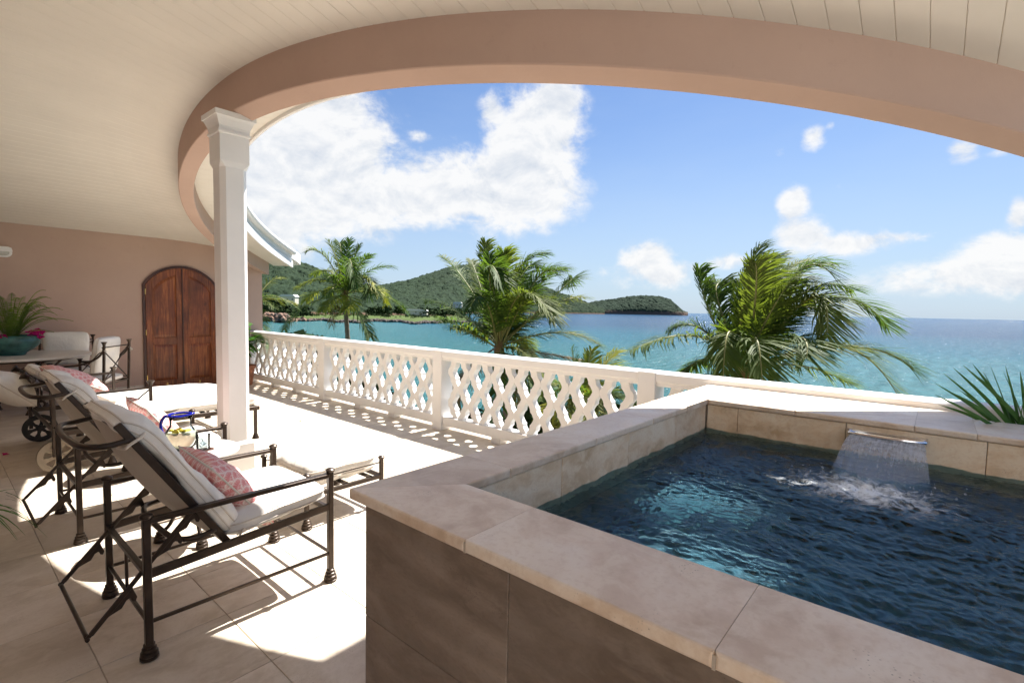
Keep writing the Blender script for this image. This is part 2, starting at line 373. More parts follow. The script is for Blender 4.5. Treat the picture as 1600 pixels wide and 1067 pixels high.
T_COPE = m_travertine('travertine_coping', (.56, .41, .28), (.71, .56, .42), (.81, .70, .575), .42, (1, 1, 1), spec=.5)
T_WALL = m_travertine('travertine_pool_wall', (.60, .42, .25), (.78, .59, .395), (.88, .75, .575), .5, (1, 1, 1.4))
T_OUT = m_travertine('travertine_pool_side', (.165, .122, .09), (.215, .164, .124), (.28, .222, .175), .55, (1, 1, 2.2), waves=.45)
GROUT = m_plain('grout', (.47, .40, .32), .9)
STUCCO = m_stucco('tan_stucco', (.50, .358, .292))
WHITE = m_plain('white_masonry_paint', (.80, .785, .765), .55, var=.03, scale=3, bmp=.08, bscale=90)
BOARD = m_plain('cream_board_paint', (.76, .725, .655), .38, var=.03, scale=2, bmp=.05, bscale=40)
BACKING = m_plain('board_groove', (.66, .58, .46), .7)
BRONZE = m_plain('dark_bronze_metal', (.055, .038, .028), .36, .55, .25, 12, .12, 220)
CANVAS = m_fabric('white_canvas', (.80, .765, .70))
PIPING = m_fabric('cream_piping', (.66, .60, .52))
SLING = m_fabric('taupe_sling', (.50, .435, .35), 300)
PINK = m_scallop('pink_scallop_print')
DOOR = m_wood('mahogany', (.085, .019, .005), (.22, .056, .013), (.40, .135, .034))
DOORD = m_wood('dark_mahogany', (.035, .012, .006), (.07, .02, .009), (.10, .03, .013))
BRASS = m_plain('brass', (.62, .42, .14), .3, 1, .1)
STONE_TOP = m_plain('pale_stone_top', (.66, .62, .56), .4, var=.08, scale=8)
CHROME = m_plain('polished_steel', (.85, .85, .86), .12, 1, .02, 5, 0)
LAMPG = m_plain('ribbed_lamp_glass', (.55, .54, .50), .25)
TERRA = m_plain('terracotta', (.36, .15, .085), .8, var=.2, scale=9, bmp=.2)
TEAL = m_plain('teal_glaze', (.055, .17, .145), .22, 0, .35, 7, .1, 30)
BLACKP = m_plain('black_glaze_pot', (.02, .02, .022), .2)
RUBBER = m_plain('black_rubber', (.02, .02, .02), .6)
WHEELP = m_plain('tan_wheel_plastic', (.23, .185, .135), .55)
FERN = m_leaf('fern_green', (.085, .15, .025), (.17, .25, .05), None, .35)
PLANT = m_leaf('glossy_green', (.035, .10, .02), (.08, .19, .035), None, .35)
PALM = m_leaf('palm_green', (.045, .085, .018), (.10, .145, .032), (.21, .20, .04), .42)
PALMY = m_leaf('palm_yellow_green', (.20, .22, .035), (.36, .33, .06), None, .4)
PALMD = m_leaf('dry_palm', (.20, .12, .05), (.30, .20, .08), None, .2)
RACHIS = m_plain('palm_stalk', (.26, .24, .07), .5, var=.2)
YUCCA = m_leaf('stiff_green', (.03, .085, .025), (.07, .15, .04), None, .25)
TRUNK = m_plain('palm_bark', (.24, .19, .145), .9, var=.3, scale=14, bmp=.5, bscale=30, bd=.02)
PETAL = m_leaf('magenta_petal', (.38, .008, .12), (.55, .02, .26), None, .35)
COBALT = m_glass('cobalt_glass', (.01, .02, .55)); GLASS = m_glass('clear_glass', (.985, .995, .99), ior=1.14)
COBALT2 = m_plain('cobalt_rim', (.005, .012, .36), .08, 0, .1, 8, 0)
LEMONADE = m_plain('lemonade', (.84, .87, .66), .25, 0, .05, 20, 0)
for n_ in LEMONADE.node_tree.nodes:
    if n_.type == 'BSDF_PRINCIPLED': n_.inputs['Transmission Weight'].default_value = .55; n_.inputs['IOR'].default_value = 1.1
GLASS2 = m_glass('tumbler_glass', (.90, .94, .95), ior=1.55); LEMON = m_plain('lemon', (.82, .68, .08), .5); LEMONP = m_plain('lemon_pith', (.85, .80, .42), .5)
ICE = m_glass('ice', (.9, .94, .97), ior=1.31)
ROOFW = m_plain('pale_roof', (.62, .62, .60), .7); HOUSEW = m_plain('house_wall', (.60, .56, .48), .8)
WINDOWD = m_plain('dark_window', (.03, .035, .04), .2)
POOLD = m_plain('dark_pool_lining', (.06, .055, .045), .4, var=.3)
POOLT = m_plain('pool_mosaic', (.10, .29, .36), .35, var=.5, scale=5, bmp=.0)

# ================================================================== THE TERRACE
YW = 9.90                                    # face of the end wall
RC = (8.60, 4.50); RO, RI, RD = 7.00, 6.855, 6.47
P1 = lambda x, y: 3.735-.3185*x
P2 = lambda x, y: 2.504+.175*(YW-y)
def ceil(x, y):                               # the two slopes of the roof meet in a soft fold
    a, c = P1(x, y), P2(x, y); h = max(.42-abs(a-c), 0)/.42
    return min(a, c)-h*h*.42*.25
def ringx(r, y):                              # x of the ring's landward side at y
    q = r*r-(y-RC[1])**2
    return RC[0]-math.sqrt(q) if q > 0 else None
EAVE = 4.62

# floor: bed plus single travertine tiles
bed = MB().ab((-2.6, -7, -.3), (4.25, YW+.3, -.004)).build('floor', GROUT, kind='structure')
def tile_mesh(n, lx, ly, h, m, bev=.0025):
    o = MB().box((0, 0, -h/2), (lx, ly, h)).build(n, m, bevel=bev); me = o.data; bpy.data.objects.remove(o); return me
TS = .465
tm = tile_mesh('tile', TS-.003, TS-.003, .012, T_FLOOR, .0015); th = tile_mesh('tile', .27, TS-.003, .012, T_FLOOR, .0015)
xs0 = .875-TS*4
cnt = 0
for i in range(11):
    for j in range(26):
        x = xs0+TS*(i+.5); y = YW-TS*(j+.5)
        if x < -1 or x+TS/2 > 4.2: continue
        if cnt > 292: break
        inst('tile', tm, bed, (x, y, random.uniform(-.0006, .0006)), 0); cnt += 1

# end wall with its stone skirting, and the house wall behind the camera
wall = MB()
wall.prism([(-1.3, -.3), (4.24, -.3), (4.24, 2.62), (3.87, 2.62), (-1.3, 2.62)], YW, YW+.24, lambda u, v, w: (u, w, v))
wall = wall.build('end_wall', STUCCO); tag(wall, 'tan stucco end wall with the arched wooden door', 'wall')
for i in range(11):
    x0 = -1.3+i*.5
    if x0 > 2.2 : break
    MB().ab((x0, YW-.016, 0), (min(x0+.497, 2.33), YW-.0005, .085)).build('skirting_tile', T_FLOOR, wall, bevel=.002)
MB().ab((3.6, YW-.016, 0), (4.0, YW-.0005, .085)).build('skirting_tile', T_FLOOR, wall, bevel=.002)
hw = MB().ab((-1.55, -.82, -.3), (-1.3, YW+.24, 4.3)).build('house_wall', STUCCO); tag(hw, 'tan stucco house wall running along the back of the terrace', 'wall')

hf = MB().ab((-2.6, -7, -.3), (-2.3, -.83, 3.6)).build('bounce_wall', WHITE); tag(hf, 'added white wall, out of view, bouncing sunlight onto the covered terrace', 'wall')  # added out of view as a reflector for the near ceiling and coping
# arched double door
dcx, dw, dsp, dtop = 2.893, 1.12, 1.74, 2.07        # centre, width, spring height, crown
hwid = dw/2; sag = dtop-dsp; arR = (hwid**2+sag**2)/(2*sag); arz = dtop-arR
def arch(u, inset=0):
    return arz+math.sqrt(max(0, (arR-inset)**2-u*u))
door = thing('arched_door', 'dark mahogany double door with an arched head and raised panels', 'door', (dcx, YW, 0))
def arch_poly(u0, u1, z0, inset=0, n=14, base=None):
    top = [(u1+(u0-u1)*k/n, arch(u1+(u0-u1)*k/n, inset)) for k in range(n+1)]
    return [(u0, z0), (u1, z0)]+top
fr = MB()
n = 24
outer = [(-hwid, 0)]+[(-hwid+dw*k/n, arch(-hwid+dw*k/n)) for k in range(n+1)]+[(hwid, 0)]
hin = hwid-.035
inner = [(-hin, 0)]+[(-hin+2*hin*k/n, arch(-hin+2*hin*k/n, .035)) for k in range(n+1)]+[(hin, 0)]
vs = []
for (o, i_) in zip(outer, inner):
    vs += [(o[0], -.03, o[1]), (i_[0], -.03, i_[1]), (o[0], .0, o[1]), (i_[0], .0, i_[1])]
fs = []
for k in range(len(outer)-1):
    a = 4*k; c = a+4; fs += [(a, a+1, c+1, c), (a, c, c+2, a+2), (a+1, a+3, c+3, c+1)]
fr.add(vs, fs).build('door_frame', DOORD, door)
for sgn in (-1, 1):
    u0, u1 = (-hin+.004, -.006) if sgn < 0 else (.006, hin-.004)
    leaf = MB().prism(arch_poly(u0, u1, .012, .04), -.004, -.018, lambda u, v, w: (u, w, v)).build('door_leaf', DOOR, door)
    st = .085
    a, c = u0+st, u1-st
    for (za, zb) in ((.14, .74), (.86, None)):
        # stiles and rails stand proud; each panel is a raised field in the opening
        if zb is None: po = arch_poly(a, c, za, .16); pi_ = arch_poly(a+.045, c-.045, za+.045, .205)
        else: po = [(a, za), (c, za), (c, zb), (a, zb)]; pi_ = [(a+.045, za+.045), (c-.045, za+.045), (c-.045, zb-.045), (a+.045, zb-.045)]
        k = len(po); vs = [(u, -.0185, v) for u, v in po]+[(u, -.030, v) for u, v in pi_]
        MB().add(vs, [(i, (i+1) % k, k+(i+1) % k, k+i) for i in range(k)]+[tuple(range(k, 2*k))]).build('panel', DOOR, leaf)
    proud = MB()
    for (xa, xb) in ((u0, a), (c, u1)):
        proud.prism(arch_poly(xa, xb, .012, .04, 6), -.018, -.034, lambda u, v, w: (u, w, v))
    proud.ab((a, -.018, .012), (c, -.034, .14)); proud.ab((a, -.018, .74), (c, -.034, .86))
    top = [(c+(a-c)*k/8, arch(c+(a-c)*k/8, .04)) for k in range(9)]; low = [(a+(c-a)*k/8, arch(a+(c-a)*k/8, .16)) for k in range(9)]
    proud.prism(low+top, -.018, -.034, lambda u, v, w: (u, w, v))
    proud.build('stile_and_rail_frame', DOOR, leaf, bevel=.003)
    for z in (.2, .95, 1.62):
        MB().ab((sgn*(hin-.008), -.044, z-.045), (sgn*(hin+.006), -.030, z+.045)).build('hinge', BRASS, door, bevel=.002)
    bx = (u0+u1)/2+sgn*-.02
    MB().ab((bx-.012, -.040, .055), (bx+.012, -.034, .095)).box((bx, -.046, .066), (.008, .014, .03)).build('bolt', BRASS, leaf, bevel=.002)
MB().ab((-.012, -.046, .02), (.012, -.034, dtop-.05)).build('astragal', DOORD, door, bevel=.004)
MB().ab((-hwid-.02, -.07, .001), (hwid+.02, .0, .012)).build('threshold', DOORD, door, bevel=.003)

# bulkhead wall light (off)
lt = thing('wall_light', 'white oval bulkhead light with ribbed glass on the tan wall', 'light', (.70, YW, 1.0))
lz0 = 1.09
def stadium(w, h, n=10):
    r = h/2; return [(w/2-r+r*math.cos(a), r*math.sin(a)) for a in np.linspace(-math.pi/2, math.pi/2, n)]+[(-w/2+r+r*math.cos(a), r*math.sin(a)) for a in np.linspace(math.pi/2, 3*math.pi/2, n)]
def shell(mb, polys):            # loft closed outlines (poly, depth)
    k = len(polys[0][0]); vs = [(u, -d, v+lz0) for p, d in polys for u, v in p]
    fs = [(r*k+i, r*k+(i+1) % k, (r+1)*k+(i+1) % k, (r+1)*k+i) for r in range(len(polys)-1) for i in range(k)]
    return mb.add(vs, fs+[tuple(range((len(polys)-1)*k, len(polys)*k))])
shell(MB(), [(stadium(.29, .13), 0), (stadium(.29, .13), .035), (stadium(.275, .115), .05), (stadium(.235, .085), .052)]).build('housing', WHITE, lt, smooth=True, auto=40)
shell(MB(), [(stadium(.232, .082), .050), (stadium(.225, .075), .075), (stadium(.19, .045), .092)]).build('lens', LAMPG, lt, smooth=True, auto=40)
MB().prism([(-.145, 0), (.145, 0), (.135, .05), (.10, .066), (-.10, .066), (-.135, .05)], -.10, 0, lambda u, v, w: (u, w, v+lz0+.012)).build('hood', WHITE, lt, bevel=.006, seg=2)

# ceiling: cream boards on a backing, cut to the curve of the beam
BW = .124
def seg_x(y):                                  # where the ceiling ends on the seaward side at y
    x = ringx(RO-.03, y); return min(x, EAVE) if x is not None else EAVE
def hipx(y):                                   # x where the two slopes meet
    return (3.735-P2(0, y))/.3185
ceiling = MB()
NX = 14
def xrow(y, x0=-1.3):
    xe = seg_x(y); return [x0+(xe-x0)*k/NX for k in range(NX+1)]
ys = np.arange(YW, -.80, -BW)
for k in range(len(ys)-1):
    vs = [(x, y, ceil(x, y)+.0045) for y in (float(ys[k+1]), float(ys[k])) for x in xrow(y)]
    ceiling.add(vs, [(c, c+1, NX+2+c, NX+1+c) for c in range(NX)])
ceiling = ceiling.build('ceiling', BACKING, kind='structure', smooth=True)
for k in range(len(ys)-1):
    y0, y1 = float(ys[k+1]), float(ys[k]); vs = []
    for (y, dz) in ((y0+.0007, .0035), (y0+.0035, 0), (y1-.0035, 0), (y1-.0007, .0035)):
        vs += [(x, y, ceil(x, y)+dz) for x in xrow(y)]
    MB().add(vs, [((NX+1)*r+c, (NX+1)*r+c+1, (NX+1)*(r+1)+c+1, (NX+1)*(r+1)+c) for r in range(3) for c in range(NX)]).build('ceiling_board', BOARD, ceiling)
# roof over it: follows the slopes, ends at the drip edge of the curve
roof = MB()
def rx(y):
    x = ringx(RD+.02, y); return min(x, EAVE+.42) if x is not None else EAVE+.42
yy = list(np.linspace(-.82, YW+.45, 90))
top = []
for y in yy:
    xe = rx(y); xh = min(max(hipx(y), -1.55), xe-.05)
    top.append([(-1.6, y), (xh, y), (xe, y)])
vs = [(x, y, ceil(x, y)+h+(.36 if x == t[2][0] and False else 0)) for h in (.14, .34) for t in top for (x, y) in t]
m_ = len(yy)*3; fs = []
for k in range(len(yy)-1):
    for c in range(2):
        a = 3*k+c; fs += [(a, a+1, a+4, a+3), (m_+a, m_+a+3, m_+a+4, m_+a+1)]
    a = 3*k+2; fs.append((a, a+3, m_+a+3, m_+a)); a = 3*k; fs.append((a, m_+a, m_+a+3, a+3))
fs += [(0, 1, m_+1, m_), (1, 2, m_+2, m_+1)]; a = m_-3; fs += [(a, a+1, m_+a+1, m_+a), (a+1, a+2, m_+a+2, m_+a+1)]
roof = roof.add(vs, fs).build('roof', WHITE); tag(roof, 'hipped terrace roof with a round opening towards the sea', 'roof')

# curved beam, soffit and eave that follow the opening
TH0, TH1 = R(126.5), R(241)
THE = R(220)                                 # the eave stops here
def arcpt(r, t): return RC[0]+r*math.cos(t), RC[1]+r*math.sin(t)
NS = 96
def sweep(prof, t0=TH0, t1=TH1, n=NS, closed=True):    # prof(x_on_ring, y_on_ring, t) -> list of (radius, z)
    mb = MB(); rows = []
    for i in range(n+1):
        t = t0+(t1-t0)*i/n; rows.append([(*arcpt(r, t), z) for r, z in prof(t)])
    k = len(rows[0]); vs = [p for r in rows for p in r]; fs = []
    for i in range(n):
        for j in range(k if closed else k-1): fs.append((i*k+j, i*k+(j+1) % k, (i+1)*k+(j+1) % k, (i+1)*k+j))
    if closed: fs += [tuple(range(k)), tuple(range(n*k, n*k+k))]
    return mb.add(vs, fs)
def zc(r, t): return ceil(*arcpt(r, t))
HB = .28
sa, sb = TH0, TH1
ty = math.asin((YW-.003-RC[1])/RI)
beam = sweep(lambda t: [(RO, zc(RO, t)+.05), (RO, zc(RO, t)-HB), (RI, zc(RI, t)-HB), (RI, zc(RI, t)+.05)], t0=math.pi-ty, n=130).build('curved_beam', STUCCO, bevel=.006)
tag(beam, 'tan stucco beam curving round the opening of the terrace roof', 'beam')
soff = thing('eave', 'white moulded eave and gutter following the curve of the roof', 'eave', (0, 0, 0))
nb = 70
for i in range(nb):
    t0 = TH0+(THE-TH0)*i/nb; t1 = TH0+(THE-TH0)*(i+1)/nb
    g = .002/RI
    vs = []
    for t in (t0+g, t1-g):
        for r, dz in ((RI+.01, 0), (RD+.03, 0)):
            z = zc(RI, t)-.055; vs.append((*arcpt(r, t), z)); vs.append((*arcpt(r, t), z+.012))
    MB().add(vs, [(0, 2, 6, 4), (1, 5, 7, 3), (0, 4, 5, 1), (2, 3, 7, 6), (0, 1, 3, 2), (4, 6, 7, 5)]).build('soffit_board', BOARD, soff)
ez = lambda t: zc(RI, t)-.055
sweep(lambda t: [(RD+.03, ez(t)-.03), (RD, ez(t)-.03), (RD, ez(t)+.10), (RD+.03, ez(t)+.10)], t1=THE).build('fascia', WHITE, soff, bevel=.004)
sweep(lambda t: [(RD+.028, ez(t)+.10), (RD+.028, ez(t)+.22), (RD+.2, ez(t)+.22), (RD+.2, ez(t)+.10)], t1=THE).build('frieze', WHITE, soff)
sweep(lambda t: [(RD-.02, ez(t)+.215)]+[(RD-.02-.045*math.sin(a), ez(t)+.215+.05*(1-math.cos(a))) for a in np.linspace(.4, math.pi/2+.6, 6)]+[(RD-.04, ez(t)+.31), (RD+.1, ez(t)+.31), (RD+.1, ez(t)+.215)], t1=THE).build('gutter', WHITE, soff, smooth=True, auto=35)

# added slabs, unseen above the beam, cut to shape sun and shade on the pool
ub = thing('shade_slabs', 'added white slabs, unseen above the curved beam, that shade the pool', 'sun blocker', (0, 0, 0))
for poly in ([(3.1, 1.95), (4.38, 1.95), (5.0, 1.34), (5.32, 1.02), (3.1, 1.02)], [(5.05, .78), (5.47, .78), (5.58, .67), (6.33, -.05), (6.70, -.42), (5.05, -.42)], [(5.325, 1.015), (5.47, .785), (5.05, .785), (5.05, 1.015)]):
    MB().prism(poly, 5.0, 5.16, lambda u, v, w: (u, v, w)).build('shade_slab', WHITE, ub)
# column
cx_, cy2 = 1.628, 4.365
colm = thing('column', 'white chamfered column under the tan curved beam', 'column', (cx_, cy2, 0))
zb = ceil(cx_, cy2)-HB
def sq(mb, w0, z0, w1, z1, ch0=0, ch1=0):
    def o(w, c): h = w/2; return [(-h+c, -h), (h-c, -h), (h, -h+c), (h, h-c), (h-c, h), (-h+c, h), (-h, h-c), (-h, -h+c)]
    a = [(x, y, z0) for x, y in o(w0, ch0)]; b_ = [(x, y, z1) for x, y in o(w1, ch1)]
    return mb.add(a+b_, [(i, (i+1) % 8, 8+(i+1) % 8, 8+i) for i in range(8)]+[tuple(range(7, -1, -1)), tuple(range(8, 16))])
W = .198
s_ = MB(); sq(s_, W, .34, W, zb-.415, .034, .034); s_.build('shaft', WHITE, colm)
s_ = MB(); sq(s_, W, zb-.415, W+.018, zb-.365, .034, .0005); sq(s_, W+.018, zb-.365, W+.018, zb-.165, .0005, .0005); s_.build('neck', WHITE, colm)
s_ = MB()
for (w0, z0, w1, z1) in ((W+.02, .165, W+.04, .158), (W+.04, .158, W+.04, .140), (W+.022, .140, W+.03, .105), (W+.03, .105, W+.065, .060), (W+.065, .060, W+.085, .042), (W+.10, .042, W+.10, .003)):
    sq(s_, w0, zb-z0, w1, zb-z1, .0005, .0005)
s_.build('capital', WHITE, colm)
s_ = MB(); sq(s_, W+.035, .0, W+.035, .31, .0005, .0005); sq(s_, W+.035, .31, W, .34, .0005, .034); s_.build('plinth', WHITE, colm)

# ------------------------------------------------------------------ balustrade
bal = thing('balustrade', 'white balustrade with pierced lozenge lattice along the seaward edge', 'balustrade', (4.03, 4.5, 0))
def B_(mb, name, m=WHITE, **k):
    mb.v = [(x-4.03, y-4.5, z) for x, y, z in mb.v]; return mb.build(name, m, bal, **k)
posts = [9.80, 7.17, 4.50, 1.845, -.82]
pm = None
for y in posts:
    B_(MB().ab((3.935, y-.08, 0), (4.125, y+.08, .952)), 'post', bevel=.005)
cap_prof = [(3.955, .835), (3.955, .868), (3.942, .878), (3.942, .937), (3.96, .953), (4.03, .962), (4.10, .953), (4.118, .937), (4.118, .878), (4.105, .868), (4.105, .835)]
PIT = .34; ZL, ZH = .168, .84; PER = .366
def hole(t, w=.092):                           # a lozenge with small cusped lobes along its sides
    t = abs(t)
    if t >= 1: return 0.0
    q = .30*math.sqrt(max(0, 1-(t/.42)**2)) if t < .42 else .17*math.sqrt(max(0, 1-((t-.63)/.21)**2)) if t < .84 else 0
    return w*(.70*(1-t)+q)
def fA(z):                                    # half width of the opening of column A at height z
    best = 0
    for c in (.705, .705-PER): best = max(best, hole((z-c)/.163))
    return best
def fB(z):
    best = 0
    for c in (.705+PER/2, .705-PER/2, .705-1.5*PER): best = max(best, hole((z-c)/.163))
    return best
zz = np.linspace(ZL-.004, ZH+.004, 66)
def slat_mesh(sgn):
    mb = MB(); k = len(zz); vs = []
    for x in (-.038, .038):
        for z in zz:
            l, r = fA(z), PIT/2-fB(z)
            vs += [(x, sgn*l, z), (x, sgn*r, z)]
    fs = []
    for i in range(k-1):
        a = 2*i; c = 2*k+2*i
        fs += [(a, a+1, a+3, a+2), (c, c+2, c+3, c+1), (a, a+2, c+2, c), (a+1, c+1, c+3, a+3)]
    mb.add(vs, fs); o = mb.build('lattice_slat', WHITE, bevel=.004); me = o.data; bpy.data.objects.remove(o); return me
SL = {1: slat_mesh(1), -1: slat_mesh(-1)}
for a, b_ in zip(posts[:-1], posts[1:]):
    y1, y0 = a-.08, b_+.08
    B_(MB().prism(cap_prof, y0, y1, lambda u, v, w: (u, w, v)), 'top_rail', bevel=.003)
    B_(MB().ab((3.962, y0, .062), (4.098, y1, .168)), 'bottom_rail', bevel=.006)
    for f in (.0, .333, .667, 1):
        yc = y0+.06+(y1-y0-.12)*f
        if 0 < f < 1: B_(MB().ab((3.966, yc-.065, 0), (4.094, yc+.065, .064)), 'foot_block', bevel=.004)
    n_ = 7; p = (y1-y0)/(n_+.35)
    c0 = (y0+y1)/2
    for k in range(-4, 5):
        for sg in (1, -1):
            yb = c0+k*PIT
            lo, hi = sorted((yb, yb+sg*PIT/2))
            if hi > y1+.07 or lo < y0-.07: continue
            inst('lattice_slat', SL[sg], bal, (4.03-4.03, yb-4.5, 0))
# low parapet that carries on beyond the last post
pw = MB().ab((3.97, -5, -.3), (4.15, -.905, .80)).build('parapet', WHITE, bevel=.006); tag(pw, 'plain white parapet beyond the balustrade behind the spiky plant', 'parapet')

# ------------------------------------------------------------------ plunge pool
pool = thing('plunge_pool', 'raised travertine plunge pool with a water spout', 'pool', (2.1, 0, 0))
def Pp(mb, name, m, parent=pool, smooth=False, **k):
    mb.v = [(x-2.1, y, z) for x, y, z in mb.v]; return mb.build(name, m, parent, smooth=smooth, **k)
CZ = .902; X0, X1, X2, X3 = .815, 1.09, 3.245, 3.93; Y0, Y1 = 1.095, 1.325; YB = -2.6
ct = .032
def slab(poly):
    mb = MB(); n = len(poly); cxm = sum(p[0] for p in poly)/n; cym = sum(p[1] for p in poly)/n
    mb.prism(poly, CZ-ct, CZ, lambda u, v, w: (u, v, w)); return mb
g = .0007
def nosed(x0=None, x1=None, y0=None, y1=None):   # round over only the exposed long edges of a slab
    def sel(m):
        m = (m[0]+2.1, m[1])
        return (x0 is not None and abs(m[0]-x0) < .002) or (x1 is not None and abs(m[0]-x1) < .002) or (y0 is not None and abs(m[1]-y0) < .002) or (y1 is not None and abs(m[1]-y1) < .002)
    return sel
# front run, mitred at the corner
fy = [1.09, .828, .247, -.335, -.917, -1.5, -2.08, YB]
NF = dict(bevel=.007, seg=3, sel=nosed(x0=X0, x1=X1)); NL = dict(bevel=.007, seg=3, sel=nosed(y0=Y0, y1=Y1)); NB = dict(bevel=.008, seg=3, sel=nosed(x0=X2))
Pp(slab([(X0, Y1), (X1, Y0+g), (X1, fy[1]+g), (X0, fy[1]+g)]), 'coping_slab', T_COPE, **NF)
for a, c in zip(fy[1:-1], fy[2:]): Pp(slab([(X0, a-g), (X1, a-g), (X1, c+g), (X0, c+g)]), 'coping_slab', T_COPE, **NF)
lx = [1.3, 1.87, 2.44, 2.90]
Pp(slab([(X0+g*2, Y1), (lx[0]-g, Y1), (lx[0]-g, Y0), (X1+g*2, Y0)]), 'coping_slab', T_COPE, **NL)
for a, c in zip(lx[:-1], lx[1:]): Pp(slab([(a+g, Y1), (c-g, Y1), (c-g, Y0), (a+g, Y0)]), 'coping_slab', T_COPE, **NL)
Pp(slab([(lx[-1]+g, Y1), (3.42, Y1), (3.42, Y0+g), (X2, Y0+g), (X2, Y0), (lx[-1]+g, Y0)]), 'coping_slab', T_COPE, **NL)
Pp(slab([(3.42+2*g, Y1), (X3, Y1), (X3, Y0+g), (3.42+2*g, Y0+g)]), 'coping_slab', T_COPE)
by = [Y0, .60, .06, -.175, -.73, -1.28, -1.83, YB]
for i, (a, c) in enumerate(zip(by[:-1], by[1:])):
    a2 = a-g; c2 = c+g; xm = X2+.34
    Pp(slab([(X2, a2), (xm-g, a2), (xm-g, c2), (X2, c2)]), 'coping_slab', T_COPE, **NB)
    xo = X3 if a > -.1 else 3.72
    Pp(slab([(xm+g, a2), (xo, a2), (xo, c2), (xm+g, c2)]), 'coping_slab', T_COPE)
jt = MB(); q = CZ-ct-.0005; zj = CZ-.0015
for y in fy[1:-1]: jt.ab((X0+.0015, y-.003, q), (X1-.0015, y+.003, CZ-.007)); jt.ab((X0+.007, y-.003, CZ-.007), (X1-.007, y+.003, zj))
for x in lx: jt.ab((x-.003, Y0+.006, q), (x+.003, Y1-.006, zj))
jt.ab((X2+.336, YB, q), (X2+.344, Y0, zj))
for y in by[:-1]: jt.ab((X2+.006, y-.003, q), (3.70, y+.003, zj+.0002))
jt.prism([(X0+.012, Y1-.004), (X0+.018, Y1-.004), (X1+.004, Y0+.002), (X1-.002, Y0+.002)], q, zj, lambda u, v, w: (u, v, w))
Pp(jt, 'grout_joint', GROUT, kind='stuff')
# core of the walls
core = MB(); zt = CZ-ct-.001
core.ab((X0+.06, YB, -.02), (X1-.03, Y1-.06, zt)); core.ab((X1-.03, Y0+.03, -.02), (X3-.01, Y1-.06, zt)); core.ab((X2+.03, YB, -.02), (3.70, Y0+.03, zt))
core.ab((X1-.03, YB-.25, -.02), (X2+.03, YB-.001, zt))
Pp(core, 'wall_core', GROUT)
# outer cladding panels
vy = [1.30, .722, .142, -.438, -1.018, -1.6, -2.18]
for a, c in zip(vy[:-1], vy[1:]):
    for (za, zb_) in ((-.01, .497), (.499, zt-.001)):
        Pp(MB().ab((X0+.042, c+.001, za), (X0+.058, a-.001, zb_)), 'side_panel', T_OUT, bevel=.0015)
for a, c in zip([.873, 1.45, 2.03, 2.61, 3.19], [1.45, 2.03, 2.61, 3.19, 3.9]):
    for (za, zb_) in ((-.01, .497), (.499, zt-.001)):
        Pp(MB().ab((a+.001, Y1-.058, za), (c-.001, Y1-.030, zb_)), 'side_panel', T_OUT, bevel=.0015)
# inner cladding
ix = [1.09, 1.628, 2.193, 2.755, 3.244]
for a, c in zip(ix[:-1], ix[1:]): Pp(MB().ab((a+.0015, Y0+.010, .641), (c-.0015, Y0+.029, zt-.002)), 'inner_panel', T_WALL, bevel=.002)
iy = [1.10, .913, .350, -.213, -.776, -1.339, -1.902, YB]
for a, c in zip(iy[:-1], iy[1:]): Pp(MB().ab((X2+.010, c+.0015, .641), (X2+.029, a-.0015, zt-.002)), 'inner_panel', T_WALL, bevel=.002)
for a, c in zip(fy[:-1], fy[1:]): Pp(MB().ab((X1-.029, c+.0015, .641), (X1-.010, a-.0015, zt-.002)), 'inner_panel', T_WALL, bevel=.002)
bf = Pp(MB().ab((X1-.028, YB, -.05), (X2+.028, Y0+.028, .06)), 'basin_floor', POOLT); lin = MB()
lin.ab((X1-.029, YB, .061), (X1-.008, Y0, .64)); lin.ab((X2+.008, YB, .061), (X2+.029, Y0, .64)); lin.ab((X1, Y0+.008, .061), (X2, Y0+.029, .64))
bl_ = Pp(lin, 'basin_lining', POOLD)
# spout
spy0, spy1, spz = .006, .336, .829
sp = MB()
k = 24; path = []
for i in range(k+1):
    a = math.pi*i/k; path.append((X2-.004-.055*math.sin(a)**.7, spy0+(spy1-spy0)*(.5-.5*math.cos(a)), spz))
sp.tube(path, .0115, 10); sp.ab((X2-.012, spy0, spz-.016), (X2+.012, spy1, spz+.016))
vs = [(p[0], p[1], spz-.004) for p in path]; m0 = len(vs)
sp.add(vs+[(p[0], p[1], spz-.008) for p in path], [tuple(range(m0)), tuple(range(2*m0-1, m0-1, -1))]+[(i, i+1, m0+i+1, m0+i) for i in range(m0-1)])
Pp(sp, 'spout', CHROME, smooth=True, auto=35)

